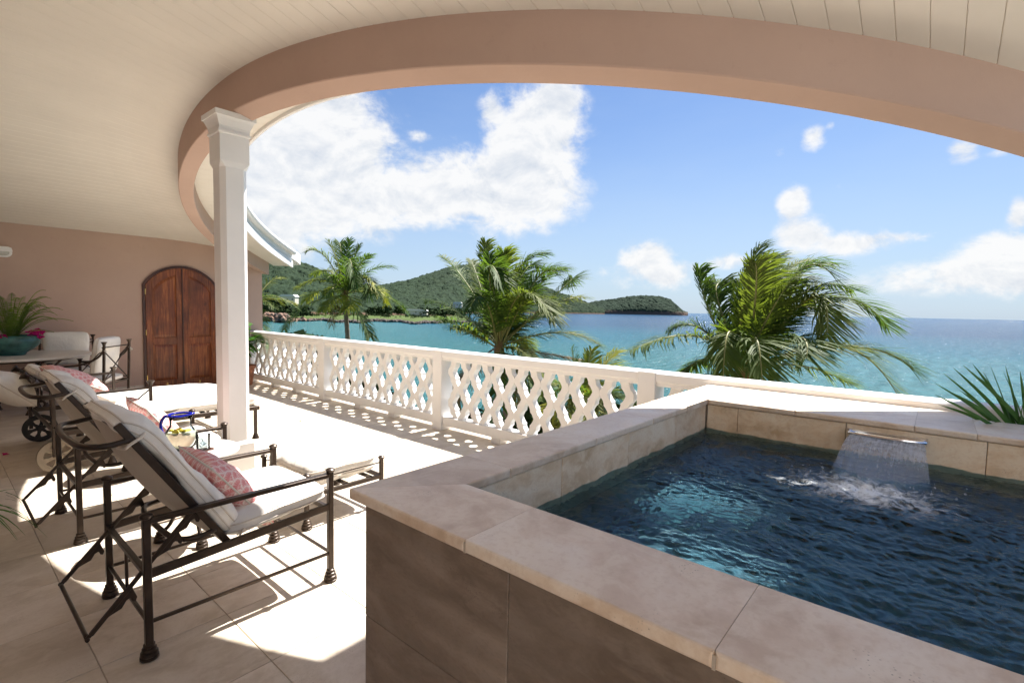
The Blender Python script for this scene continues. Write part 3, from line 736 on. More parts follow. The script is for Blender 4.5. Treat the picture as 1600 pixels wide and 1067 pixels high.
# water: real waves on a fine grid
WZ = .706
def m_water():
    m, nt, b = mat('pool_water'); nt.nodes.remove(b); v = world_coords(nt)
    nrm = bump(nt, None, noise(nt, world_coords(nt, (1, .8, 1)), 80, 3, .6, 1.0), .25, .004)
    gls = nd(nt, 'ShaderNodeBsdfGlass'); mx = gls; mx.inputs['IOR'].default_value = 1.33; mx.inputs['Roughness'].default_value = 0; mx.inputs[0].default_value = (.80, .93, .97, 1); nt.links.new(nrm, mx.inputs['Normal'])
    tp = nd(nt, 'ShaderNodeBsdfTransparent'); tp.inputs[0].default_value = (.60, .86, .92, 1); mx = nd(nt, 'ShaderNodeMixShader'); mx.inputs[0].default_value = .24; nt.links.new(gls.outputs[0], mx.inputs[1]); nt.links.new(tp.outputs[0], mx.inputs[2])
    # foam streaks where the sheet falls in
    sx = nd(nt, 'ShaderNodeSeparateXYZ'); nt.links.new(v, sx.inputs[0])
    dx = math_(nt, 'MULTIPLY', math_(nt, 'SUBTRACT', sx.outputs[0], 2.55), 1/.34); dy = math_(nt, 'MULTIPLY', math_(nt, 'SUBTRACT', sx.outputs[1], .20), 1/.42)
    q = math_(nt, 'SUBTRACT', 1, math_(nt, 'SQRT', math_(nt, 'ADD', math_(nt, 'MULTIPLY', dx, dx), math_(nt, 'MULTIPLY', dy, dy))), True)
    fn = noise(nt, world_coords(nt, (1, 1, 1)), 15, 9, .72, .7)
    fo = ramp(nt, math_(nt, 'ADD', fn, math_(nt, 'MULTIPLY', q, .34)), [(.60, (0, 0, 0)), (.86, (1, 1, 1))])
    df = nd(nt, 'ShaderNodeBsdfDiffuse'); df.inputs[0].default_value = (.82, .86, .88, 1)
    m2 = nd(nt, 'ShaderNodeMixShader'); nt.links.new(math_(nt, 'MULTIPLY', math_(nt, 'MULTIPLY', fo, q, True), 1.5, True), m2.inputs[0]); nt.links.new(mx.outputs[0], m2.inputs[1]); nt.links.new(df.outputs[0], m2.inputs[2])
    nt.links.new(m2.outputs[0], nt.nodes['Material Output'].inputs[0]); return m
WATER = m_water()
nx, ny = 380, 560
gx = np.linspace(X1-.012, X2+.012, nx); gy = np.linspace(YB, Y0+.012, ny); GX, GY = np.meshgrid(gx, gy, indexing='ij')
def water_h(x, y):
    r = np.hypot(x-2.66, (y-.18)*.8)
    warp = fbm(x*3+y, y*3-x, 3, 77)*.5
    h = .007*np.cos(r*34-5*warp+.8*np.sin(5*y))*np.exp(-r*1.3)*np.clip(r*3, 0, 1)
    h += .016*(fbm(x*4.2+.6*y+warp, y*2.4, 3, 5)-.44)
    rid = lambda u, v, s, o=3: 1-np.abs(2*fbm(u, v, o, s)/.88-1)
    h += .008*rid(x*11+warp*7, y*7+3*x, 9)+.0085*rid(x*23+5*y+warp*5, y*17+warp*9-4*x, 21)+.0068*rid(x*50-9*y, y*38+warp*14, 41, 2)+.0022*rid(x*105+20*y, y*85, 51, 2)
    imp = np.exp(-(((x-2.60)/.20)**2+((y-.17)/.25)**2)); h += imp*(.050*(fbm(x*20, y*20, 3, 33)-.32)); return h-.012
HZ = WZ+water_h(GX, GY)
mb = MB(); mb.v = [(float(a)-2.1, float(b_), float(c)) for a, b_, c in zip(GX.ravel(), GY.ravel(), HZ.ravel())]
mb.f = [(i*ny+j, (i+1)*ny+j, (i+1)*ny+j+1, i*ny+j+1) for i in range(nx-1) for j in range(ny-1)]
wat = mb.build('water', WATER, pool, smooth=True)
# falling sheet and splash
def m_fall():
    m, nt, b = mat('falling_water'); nt.nodes.remove(b); tc = nd(nt, 'ShaderNodeTexCoord')
    n = noise(nt, world_coords(nt, (6, 60, 9)), 1.2, 6, .65, .6); n2 = noise(nt, world_coords(nt, (1, 1, 1)), 16, 5, .7, .5)
    nrm = bump(nt, None, n, .9, .01)
    tp = nd(nt, 'ShaderNodeBsdfTransparent'); tp.inputs[0].default_value = (.93, .95, .96, 1)
    gl = nd(nt, 'ShaderNodeBsdfGlossy'); gl.inputs['Roughness'].default_value = .12; nt.links.new(nrm, gl.inputs['Normal'])
    df = nd(nt, 'ShaderNodeBsdfDiffuse'); df.inputs[0].default_value = (.85, .88, .92, 1)
    tl = nd(nt, 'ShaderNodeBsdfTranslucent'); tl.inputs[0].default_value = (.85, .88, .92, 1)
    a = nd(nt, 'ShaderNodeMixShader'); a.inputs[0].default_value = .5; nt.links.new(df.outputs[0], a.inputs[1]); nt.links.new(tl.outputs[0], a.inputs[2])
    c = nd(nt, 'ShaderNodeMixShader'); c.inputs[0].default_value = .28; nt.links.new(tp.outputs[0], c.inputs[1]); nt.links.new(gl.outputs[0], c.inputs[2])
    sx = nd(nt, 'ShaderNodeSeparateXYZ'); nt.links.new(world_coords(nt), sx.inputs[0])
    up = nd(nt, 'ShaderNodeMapRange'); nt.links.new(sx.outputs[2], up.inputs[0]); up.inputs[1].default_value = .735; up.inputs[2].default_value = .83; up.inputs[3].default_value = -.15; up.inputs[4].default_value = .13
    w = ramp(nt, math_(nt, 'ADD', math_(nt, 'MULTIPLY', math_(nt, 'ADD', n, n2), .5), up.outputs[0]), [(.43, (0, 0, 0)), (.66, (.9, .9, .9))])
    d = nd(nt, 'ShaderNodeMixShader'); nt.links.new(w, d.inputs[0]); nt.links.new(c.outputs[0], d.inputs[1]); nt.links.new(a.outputs[0], d.inputs[2])
    nt.links.new(d.outputs[0], nt.nodes['Material Output'].inputs[0]); return m
FALL = m_fall()
def fallf(u, v):
    yc = spy0+.012+(spy1-spy0-.024)*u; e = (u-.5)*2
    x = X2-.058*math.sin(math.pi*u)**.5-.012-.44*v*(1-.12*e*e); z = spz-.006-(spz-WZ+.01)*v**1.75
    yo = yc+(.035*e*v); k = float(fbm(np.array(u*14.), np.array(v*3.), 3, 4))-.45
    return (x+k*.03*v-2.1, yo, z+k*.014*v)
MB().grid(fallf, 40, 26).build('waterfall', FALL, pool, smooth=True)
spl = MB()
for i in range(170):
    u = rng.random(); x = 2.62+rng.normal(0, .13); y = .18+rng.normal(0, .15); r = .0015+.004*rng.random()**2
    z = WZ+.012+abs(rng.normal(0, .018)); spl.lathe([(.0004, -r), (r*.8, -r*.5), (r, 0), (r*.7, r*.6), (.0004, r)], (x-2.1, y, z), 5)
spl.build('splash', FALL, pool, smooth=True, kind='stuff')
# ================================================================== FURNITURE
def bez(p0, p1, p2, n=12):
    p0, p1, p2 = Vector(p0), Vector(p1), Vector(p2)
    return [p0*(1-t)**2+p1*2*t*(1-t)+p2*t*t for t in [i/n for i in range(n+1)]]
def crom(pts, n=6, closed=False):
    P = [Vector(p) for p in pts]; k = len(P); out = []
    for i in range(k if closed else k-1):
        a = P[i-1] if (i > 0 or closed) else P[0]; b = P[i]; c = P[(i+1) % k]; d = P[(i+2) % k] if (closed or i+2 < k) else P[-1]
        for j in range(n):
            t = j/n; out.append(.5*((2*b)+(-a+c)*t+(2*a-5*b+4*c-d)*t*t+(-a+3*b-3*c+d)*t*t*t))
    if not closed: out.append(P[-1])
    return out
FOOT = [(.016, .066), (.021, .062), (.021, .052), (.018, .05), (.026, .046), (.027, .036), (.023, .034), (.031, .030), (.033, .018), (.029, .015), (.034, .012), (.034, .004), (.030, 0)]
FINIAL = [(.017, 0), (.023, .004), (.024, .014), (.017, .020), (.006, .024)]
CUP = [(.014, -.05), (.016, -.03), (.022, -.012), (.031, 0), (.033, .006), (.026, .008), (.008, .004)]
CONE = [(.017, .07), (.019, .055), (.027, .03), (.036, .008), (.036, 0)]
def leg(parent, x, y, h, w=.028, foot=FOOT, top=FINIAL, z0=0.0):
    mb = MB().ab((x-w/2, y-w/2, .05), (x+w/2, y+w/2, h-.015))
    o = mb.build('leg', BRONZE, parent, bevel=.003)
    MB().lathe([(r, z+z0) for r, z in foot[::-1]], (x, y, 0), 14).build('foot', BRONZE, o, smooth=True, auto=50)
    MB().lathe(top, (x, y, h-.022), 12).build('finial', BRONZE, o, smooth=True, auto=50); return o
def cushion_mesh(mb, O, U, V, N, L, Wd, T, seed=0, puff=.35, wr=.006, nu=40, nv=30, tufts=(), roll=0.0):
    """padded slab: O centre of the underside, U V unit axes, N up; returns the two border loops"""
    O, U, V, N = Vector(O), Vector(U).normalized(), Vector(V).normalized(), Vector(N).normalized()
    r = min(T*.75, .075)
    def prof(a, half):
        d = half-abs(a); s = min(1, d/r); return math.sqrt(max(0, 1-(1-s)**2))
    vs = []
    for side in (1, -1):
        for i in range(nu+1):
            for j in range(nv+1):
                # denser samples near the border
                a = math.sin((i/nu-.5)*math.pi)*.5; c = math.sin((j/nv-.5)*math.pi)*.5
                u, v = a*L, c*Wd
                e = prof(u, L/2)*prof(v, Wd/2); pf = (1-(2*a)**2)*(1-(2*c)**2)
                h = T/2*(.62*e+.0)+T/2*.38*(1 if e > 0 else 0)
                h = T/2*(.40+.60*e)+T*puff*.75*pf**.7*(1 if side > 0 else .25)
                k = float(fbm(np.array(u*6+seed*3.1), np.array(v*6+seed), 4, seed))-.47
                h += k*wr*4.5*e
                ck = 1-.085*(abs(2*a)*abs(2*c))**5; u *= ck; v *= ck; fl = roll*max(0, (2*a-.45)/.55)**2
                sh = 1+.012*math.sin(9*u+seed)*1
                ex = (float(fbm(np.array(u*9+3.3+seed), np.array(v*9), 2, seed+5))-.37)*wr*1.6
                vs.append(O+U*(u*(1+0)+ex*(abs(2*a)**6)*(1 if a > 0 else -1))+V*(v+ex*(abs(2*c)**6)*(1 if c > 0 else -1))+N*(T/2+side*h-fl)+U*(-.35*fl)+V*(.03*(float(fbm(np.array(u*7.+seed*2), np.array(seed*1.), 3, seed+9))-.44)*abs(2*c)**3*(1 if c > 0 else -1)))
    m = (nu+1)*(nv+1); fs = []
    for i in range(nu):
        for j in range(nv):
            a = i*(nv+1)+j; fs.append((a, a+nv+1, a+nv+2, a+1)); fs.append((m+a, m+a+1, m+a+nv+2, m+a+nv+1))
    loop = [(i, 0) for i in range(nu)]+[(nu, j) for j in range(nv)]+[(i, nv) for i in range(nu, 0, -1)]+[(0, j) for j in range(nv, 0, -1)]
    ids = [i*(nv+1)+j for i, j in loop]
    for p, q in zip(ids, ids[1:]+ids[:1]): fs.append((p, q, m+q, m+p))
    mb.add(vs, fs)
    return [vs[i] for i in ids], [vs[m+i] for i in ids]
def cushion(name, parent, O, U, V, N, L, Wd, T, seed=0, m=None, pip=True, **k):
    mb = MB(); a, b_ = cushion_mesh(mb, O, U, V, N, L, Wd, T, seed, **k)
    o = mb.build(name, m or CANVAS, parent, smooth=True)
    if pip:
        p = MB(); p.tube(a, .0042, 5, closed=True); p.tube(b_, .0042, 5, closed=True); p.build('piping', PIPING, o, smooth=True)
    return o
def pillow_shape(mb, O, U, V, N, L, Wd, T, seed=0, n=26, bend=0):
    O, U, V, N = Vector(O), Vector(U).normalized(), Vector(V).normalized(), Vector(N).normalized(); vs = []; m = (n+1)**2
    for side in (1, -1):
        for i in range(n+1):
            for j in range(n+1):
                a = math.sin((i/n-.5)*math.pi); c = math.sin((j/n-.5)*math.pi)
                u = a*(1-.07*(1-c*c)); v = c*(1-.07*(1-a*a))
                h = ((1-a*a)*(1-c*c))**.42*T/2
                h += ((float(fbm(np.array(a*2.5+seed), np.array(c*2.5), 4, seed)))-.47)*.03*min(1, h*40)
                vs.append(O+U*(u*L/2)+V*(v*Wd/2)+N*(side*h+bend*(c*c)))
    fs = []
    for i in range(n):
        for j in range(n):
            a = i*(n+1)+j; fs.append((a, a+n+1, a+n+2, a+1)); fs.append((m+a, m+a+1, m+a+n+2, m+a+n+1))
    loop = [(i, 0) for i in range(n)]+[(n, j) for j in range(n)]+[(i, n) for i in range(n, 0, -1)]+[(0, j) for j in range(n, 0, -1)]
    ids = [i*(n+1)+j for i, j in loop]
    for p, q in zip(ids, ids[1:]+ids[:1]): fs.append((p, q, m+q, m+p))
    mb.add(vs, fs); return [vs[i] for i in ids]
def pillow(label, O, U, V, N, L, Wd, T, seed, group=None):
    # built flat in its own axes (so that the print lies along it), then turned into place
    t = thing('scatter_pillow', label, 'pillow', O, 0, group)
    U, V, N = Vector(U).normalized(), Vector(V).normalized(), Vector(N).normalized()
    mb = MB(); lp = pillow_shape(mb, (0, 0, 0), (1, 0, 0), (0, 1, 0), (0, 0, 1), L, Wd, T, seed)
    c = mb.build('cover', PINK, t, smooth=True); MB().tube(lp, .005, 6, closed=True).build('piping', PIPING, t, smooth=True)
    t.rotation_mode = 'QUATERNION'; t.rotation_quaternion = Matrix((U, V, N)).transposed().to_quaternion(); return t
def bow(mb, p, s=.03, seed=0):
    r = random.Random(seed); p = Vector(p)
    for k in range(4):
        d = Vector((r.uniform(-1, 1), r.uniform(-1, 1), r.uniform(-1.2, .4))).normalized()*s*1.6
        w = Vector((r.uniform(-1, 1), r.uniform(-1, 1), r.uniform(-1, 1))).cross(d).normalized()*s*.28
        mb.add([p-w, p+w, p+d*.55+w*1.1+Vector((0, 0, .006)), p+d*.55-w*1.1+Vector((0, 0, .006)), p+d+w*.8, p+d-w*.8], [(0, 1, 2, 3), (3, 2, 4, 5)])
    mb.lathe([(.001, -.008), (.009, -.005), (.011, 0), (.008, .006), (.001, .008)], p, 7); return mb

# ---- reclining armchair (local: x from rear legs to front legs, y across)
def armchair(label, loc, seed, group):
    t = thing('reclining_armchair', label, 'armchair', loc, 0, group); LX, WY = .80, .655
    for x in (0, LX):
        for y in (0, WY): leg(t, x, y, .605)
    for y in (0, WY):
        MB().bar((.01, y, .572), (LX-.01, y, .570), .034, .020).build('armrest', BRONZE, t, bevel=.003)
        MB().bar((.01, y, .352), (LX-.01, y, .402), .020, .036).build('seat_rail', BRONZE, t, bevel=.003)
        MB().bar((.01, y, .152), (LX-.01, y, .150), .014).build('stretcher', BRONZE, t, bevel=.002)
    MB().bar((0, .01, .352), (0, WY-.01, .352), .022).build('cross_rail', BRONZE, t, bevel=.002)
    MB().bar((LX, .01, .385), (LX, WY-.01, .385), .022).build('cross_rail', BRONZE, t, bevel=.002)
    for x in (0, LX): MB().bar((x, .01, .152), (x, WY-.01, .152), .014).build('stretcher', BRONZE, t, bevel=.002)
    MB().bar((0, WY*.5, .152), (0, WY*.5, .352), .012).build('strut', BRONZE, t, bevel=.002)
    # notched adjuster arms joined behind the chair
    for y, s in ((.045, 1), (WY-.045, -1)):
        a = Vector((.20, y, .575)); c = Vector((-.175, y, .165)); d = (a-c)
        ar = MB().bar(c, a, .014, .016)
        nn = Vector((d.z, 0, -d.x)).normalized()
        for f in (.22, .66, .84):
            p = c+d*f; q = d.normalized()
            pr = [(-.075, .0), (.075, .0), (.062, .018), (.045, .050), (.030, .056), (.026, .046), (.034, .030), (.020, .024), (-.01, .03), (-.04, .014)]
            ar.prism(pr, y-.004, y+.004, lambda u, v, w, p=p, q=q: tuple(Vector((p.x, 0, p.z))+q*u+nn*v+Vector((0, w, 0))))
        ar.build('adjuster_arm', BRONZE, t, bevel=.0015)
    MB().tube(crom([(-.165, .045, .175), (-.185, .05, .155), (-.185, .08, .155), (-.185, WY-.08, .155), (-.185, WY-.05, .155), (-.165, WY-.045, .175)], 4), .008, 8).build('adjuster_bar', BRONZE, t, smooth=True)
    # back: two flat bars, sling, two bowed handles
    b0 = Vector((.315, 0, .365)); b1 = Vector((-.078, 0, .972)); bd = (b1-b0).normalized(); bn = Vector((bd.z, 0, -bd.x))   # bn points to the sitter
    ya, yb = .030, WY-.030
    for y in (ya, yb): MB().bar(b0+Vector((0, y, 0)), b1+Vector((0, y, 0)), .016, .030, up=bn).build('back_bar', BRONZE, t, bevel=.003)
    for f in (.02, .97): MB().bar(b0+(b1-b0)*f+Vector((0, ya, 0)), b0+(b1-b0)*f+Vector((0, yb, 0)), .014, .03, up=bn).build('cross_bar', BRONZE, t, bevel=.002)
    for f in (.89, .13):
        p = b0+(b1-b0)*f; q = -Vector((1, 0, .0)); dn = Vector((0, 0, -.012))
        pts = [p+Vector((0, ya, 0)), p+q*.075+Vector((0, ya+.004, 0))+dn, p+q*.135+Vector((0, ya+.05, 0))+dn, p+q*.155+Vector((0, WY*.32, 0))+dn, p+q*.155+Vector((0, WY*.68, 0))+dn, p+q*.135+Vector((0, yb-.05, 0))+dn, p+q*.075+Vector((0, yb-.004, 0))+dn, p+Vector((0, yb, 0))]
        MB().tube(crom(pts, 6), .012, 9).build('handle', BRONZE, t, smooth=True)
    def sl(u, v):
        p = b0+(b1-b0)*(.03+.93*u)-bn*(.010+.060*math.sin(math.pi*u)**.6*math.sin(math.pi*v)**.5); return p+Vector((0, ya+.01+(yb-ya-.02)*v, 0))
    MB().grid(sl, 14, 8).build('sling', SLING, t, smooth=True)
    LB = (b1-b0).length+.03; cB = b0+bd*(LB/2+.005)+bn*.018
    # seat and back cushions with ties
    cushion('back_cushion', t, cB+Vector((0, WY/2, 0)), bd, (0, 1, 0), bn, LB, WY-.05, .078, seed+1, puff=.22, wr=.014, roll=.05)
    sd = Vector((LX-.33, 0, .044)).normalized()
    cushion('seat_cushion', t, Vector((.555, WY/2, .400)), sd, (0, 1, 0), (-sd.z, 0, sd.x), .515, WY-.05, .085, seed+2, puff=.45, wr=.011)
    bow(MB(), b0+bn*.03+Vector((.03, ya-.03, .03)), .022, seed).build('tie', PIPING, t); ti = MB()
    p = b0+bd*(LB-.12)+Vector((0, ya-.012, 0)); ti.tube(crom([p+bn*.055+Vector((0, .03, 0)), p+bn*.030+Vector((0, .0, 0)), p-bn*.012, p-bn*.030+Vector((0, .02, -.01)), p-bn*.034+Vector((0, .12, -.02))], 5), .006, 5)
    ti.build('tie', PIPING, t, smooth=True)
    return t
GC = 'reclining armchairs facing the sea'
armchair('dark metal reclining armchair nearest the pool, pink pillow on its white seat', (.553, 2.375, 0), 3, GC)
armchair('dark metal reclining armchair between the side table and the double daybed', (.568, 3.835, 0), 12, GC)
pillow('pink scallop print pillow upright on the armchair by the pool', (.965, 2.70, .535), (0, 1, 0.05), (-.60, 0, .80), (.80, 0, .60), .48, .44, .17, 2, 'pink scallop pillows')
pillow('pink scallop print pillow on the armchair behind the lemonade jug', (1.06, 4.16, .575), (0, 1, .04), (-.55, 0, .80), (.80, 0, .55), .52, .46, .17, 5, 'pink scallop pillows')

# ---- footrest
fo = thing('footrest', 'low dark metal footrest with a thick white cushion beside the column', 'footrest', (1.57, 3.045, 0)); FX, FY = .57, .62
for x in (0, FX):
    for y in (0, FY): leg(fo, x, y, .365, .026)
for y in (0, FY):
    MB().bar((.01, y, .215), (FX-.01, y, .215), .018, .030).build('seat_rail', BRONZE, fo, bevel=.002)
    MB().tube([(.01, y, .318), (FX-.01, y, .318)], .0045, 6).build('side_rod', BRONZE, fo)
for x in (0, FX):
    MB().bar((x, .01, .215), (x, FY-.01, .215), .018, .030).build('cross_rail', BRONZE, fo, bevel=.002)
for k in range(3): MB().ab((.09+.19*k-.022, .0, .230), (.09+.19*k+.022, FY, .236)).build('slat', BRONZE, fo, bevel=.001)
cushion('cushion', fo, (FX/2, FY/2+.01, .245), (1, 0, 0), (0, 1, 0), (0, 0, 1), FX-.01, FY-.02, .15, 31, puff=.28, wr=.012)

# ---- side tables
def side_table(label, loc, group):
    t = thing('side_table', label, 'side table', loc, 0, group); r = .262
    MB().lathe([(.002, .530), (r-.012, .530), (r, .537), (r, .548), (r-.006, .555), (.002, .555)], n=40).build('table_top', STONE_TOP, t, smooth=True, auto=40)
    for k in range(3):
        a = k*2*math.pi/3+.5; c, s = math.cos(a), math.sin(a)
        p = crom([(c*.20, s*.20, .528), (c*.13, s*.13, .40), (c*.075, s*.075, .27), (c*.11, s*.11, .12), (c*.17, s*.17, .05)], 6)
        l = MB().tube(p, .011, 8).build('leg', BRONZE, t, smooth=True)
        MB().lathe(FOOT[::-1], (c*.172, s*.172, 0), 12).build('foot', BRONZE, l, smooth=True, auto=50)
    for z, rr in ((.515, .215), (.20, .10)):
        MB().tube([(rr*math.cos(a), rr*math.sin(a), z) for a in np.linspace(0, 2*math.pi, 32, endpoint=False)], .008, 7, closed=True).build('ring', BRONZE, t, smooth=True)
    return t
GT = 'round side tables between the chairs'
side_table('round pale side table holding the lemonade jug', (1.035, 3.43, 0), GT)
side_table('empty round side table between the far armchair and the daybed', (1.24, 5.16, 0), GT)

# ---- jug, glass
jug = thing('lemonade_jug', 'clear glass jug of lemonade with cobalt blue rim and handle', 'jug', (1.0, 3.49, .555), R(-50))
def lathe_open(prof, n=28): return MB().lathe(prof, n=n, caps=False)
body = [(.055, .002), (.082, .025), (.092, .065), (.088, .10), (.068, .130), (.056, .150), (.056, .180), (.062, .212)]
inn_ = [(r-.004, z+.001) for r, z in body[1:]]
mb = lathe_open([(.001, .002)]+body+inn_[::-1]+[(.05, .008), (.001, .008)])
vs = []
for (x, y, z) in mb.v:
    a = math.atan2(y, x); k = max(0, (z-.175)/.04); vs.append((x*(1+k*.28*max(0, math.cos(a-.0))**6), y, z+k*.010*max(0, math.cos(a))**6))
mb.v = vs; mb.build('body', GLASS, jug, smooth=True)
rim = [((.062*(1+.28*max(0, math.cos(a))**6))*math.cos(a), .062*math.sin(a), .213+.010*max(0, math.cos(a))**6) for a in np.linspace(0, 2*math.pi, 48, endpoint=False)]
MB().tube(rim, .0062, 8, closed=True).build('rim', COBALT2, jug, smooth=True)
MB().tube(crom([(-.058, .0, .196), (-.092, 0, .200), (-.118, 0, .165), (-.120, 0, .120), (-.105, 0, .088), (-.086, 0, .082)], 6), [.009]*31, 9).build('handle', COBALT2, jug, smooth=True)
liq = [(.001, .009)]+[(r-.0055, z+.004) for r, z in body[:4]]+[(.077, .112), (.001, .112)]
MB().lathe(liq, n=28, caps=False).build('lemonade', LEMONADE, jug, smooth=True, auto=50)
for k in range(9):
    a = k*2.4; rr = .028+.034*((k*7) % 5)/5; mm = Matrix.Rotation(.5+k*.35, 4, 'X') @ Matrix.Rotation(k*1.3, 4, 'Z')
    o = MB().lathe([(.001, -.003), (.020, -.003), (.020, .003), (.001, .003)], (rr*math.cos(a), rr*math.sin(a), .098+.008*(k % 3)), 12, mm.to_3x3()).build('lemon_slice', LEMON if k % 3 else LEMONP, jug)
gl = thing('drinking_glass', 'short clear tumbler with ice beside the lemonade jug', 'glass', (1.085, 3.375, .555))
gp = [(.033, .001), (.037, .006), (.040, .095)]
lathe_open([(.001, .001)]+gp+[(.0372, .095), (.0345, .014), (.001, .014)], 28).build('tumbler', GLASS2, gl, smooth=True, auto=40)
for k in range(5):
    MB().box((.014*math.cos(k*2.2), .014*math.sin(k*2.2), .030+.014*(k//2)), (.021, .021, .019), Matrix.Rotation(k*.8, 3, 'Z') @ Matrix.Rotation(k*.5, 3, 'X')).build('ice_cube', ICE, gl, bevel=.003)
co = tag(MB().lathe([(.001, .556), (.045, .556), (.047, .5575), (.045, .559), (.001, .559)], (1.095, 3.37, 0), 24).build('coaster', DOORD), 'small dark round coaster beside the tumbler on the pale table', 'coaster')

# ---- double daybed on wheels
db = thing('double_daybed', 'wide dark metal double daybed with wheels and long white cushions', 'daybed', (.62, 5.57, 0))
DL, DW = 1.72, 1.40
def wheel(parent, x, y, r, m, mt):
    mb = MB(); n = 28; rot = Matrix.Rotation(math.pi/2, 3, 'X')
    w = MB().lathe([(r-.028, -.018), (r-.004, -.018), (r, -.010), (r, .010), (r-.004, .018), (r-.028, .018), (r-.028, -.018)], (x, y, r), n, rot, caps=False).build('wheel', mt, parent, smooth=True, auto=40)
    h = MB(); h.lathe([(r-.045, -.012), (r-.027, -.012), (r-.027, .012), (r-.045, .012), (r-.045, -.012)], (x, y, r), n, rot, caps=False)
    h.lathe([(.001, -.020), (.030, -.020), (.034, -.012), (.034, .012), (.030, .020), (.001, .020)], (x, y, r), 16, rot, caps=False)
    for k in range(6):
        a = k*math.pi/3+.3; c, s = math.cos(a), math.sin(a); rr = r-.04
        h.add([(x+c*q-s*wd*sg, y+d, r+s*q+c*wd*sg) for q, wd in ((.028, .016), (rr*.6, .012), (rr, .026)) for sg in (-1, 1) for d in (-.008, .008)],
              [(0, 2, 6, 4), (4, 6, 10, 8), (1, 5, 7, 3), (5, 9, 11, 7), (0, 4, 5, 1), (4, 8, 9, 5), (2, 3, 7, 6), (6, 7, 11, 10)])
    h.build('spokes', m, w, smooth=False); return w
wheel(db, .085, .02, .140, WHEELP, WHEELP); wheel(db, .125, DW-.02, .138, RUBBER, RUBBER)
for y in (0.0, DW):
    MB().bar((.08, y, .33), (DL, y, .33), .026, .042).build('side_rail', BRONZE, db, bevel=.003)
    MB().bar((.06, y, .14), (.06, y, .72), .028).build('post', BRONZE, db, bevel=.003)
    leg(db, DL-.04, y, .35, .03, CONE, [(.017, 0), (.017, .02), (.001, .022)])
    lg = leg(db, .44, y, .35, .03, CONE, [(.017, 0), (.017, .02), (.001, .022)])
    p = MB().bar((.74, y, .33), (.74, y, .69), .026).build('arm_post', BRONZE, db, bevel=.003)
    MB().lathe(CUP, (.74, y, .712), 14).build('finial', BRONZE, p, smooth=True, auto=50)
    MB().bar((.0, y, .635), (.74, y, .655), .030, .022).build('armrest', BRONZE, db, bevel=.003)
    MB().bar((.40, y, .345), (.73, y, .635), .012).build('brace', BRONZE, db, bevel=.002)
for x in (.08, .85, DL): MB().bar((x, .01, .325), (x, DW-.01, .325), .022, .03).build('cross_rail', BRONZE, db, bevel=.002)
for k in range(8): MB().ab((.60+.14*k, .01, .348), (.645+.14*k, DW-.01, .353)).build('slat', BRONZE, db)
e0 = Vector((.56, 0, .37)); e1 = Vector((.0, 0, .735)); ed = (e1-e0).normalized(); en = Vector((ed.z, 0, -ed.x))
for y in (.03, DW/2, DW-.03):
    o = MB().bar(e0+Vector((0, y, 0)), e1+Vector((0, y, 0)), .018, .04, up=en).build('back_bar', BRONZE, db, bevel=.003)
    q = ed.to_track_quat('Z', 'Y').to_matrix()
    MB().lathe([(r*1.25, z*1.4) for r, z in CUP], e1+ed*.055+Vector((0, y, 0)), 14, q).build('finial', BRONZE, o, smooth=True, auto=50)
MB().bar(e1+Vector((0, .03, 0)), e1+Vector((0, DW-.03, 0)), .018, .03).build('cross_bar', BRONZE, db, bevel=.003)
MB().grid(lambda u, v: e0+(e1-e0)*u-en*(.005+.02*math.sin(math.pi*u))+Vector((0, .04+(DW-.08)*v, 0)), 10, 12).build('sling', SLING, db, smooth=True)
for k in range(2):
    yc = DW*(.25+.5*k)
    cushion('seat_cushion', db, (1.15, yc, .355), (1, 0, 0), (0, 1, 0), (0, 0, 1), 1.16, DW/2-.015, .10, 41+k, puff=.30, wr=.010)
    if k: cushion('back_cushion', db, e0+ed*.35+en*.02+Vector((0, yc, 0)), ed, (0, 1, 0), en, .66, DW/2-.02, .085, 45+k, puff=.35, wr=.010)
bow(MB(), e1+ed*.0+Vector((0, DW-.05, .0)), .035, 3).build('tie', PIPING, db); bow(MB(), e1+Vector((0, .03, 0)), .03, 5).build('tie', PIPING, db)
pillow('pink scallop print pillow lying in the sun on the double daybed', (.88, 5.98, .73), (0, 1, 0), (-.86, 0, .46), (.46, 0, .86), .52, .46, .17, 8, 'pink scallop pillows')
# big rolled bolster over the head of the daybed
bo = thing('bolster', 'plump cream bolster folded over the head of the daybed', 'cushion', (.52, 6.70, .60))
mb = MB(); lp = pillow_shape(mb, (0, 0, 0), (.72, 0, -.69), (0, 1, 0), (.69, 0, .72), .40, .66, .27, 17)
mb.build('cover', CANVAS, bo, smooth=True); MB().tube(lp, .005, 6, closed=True).build('piping', PIPING, bo, smooth=True)

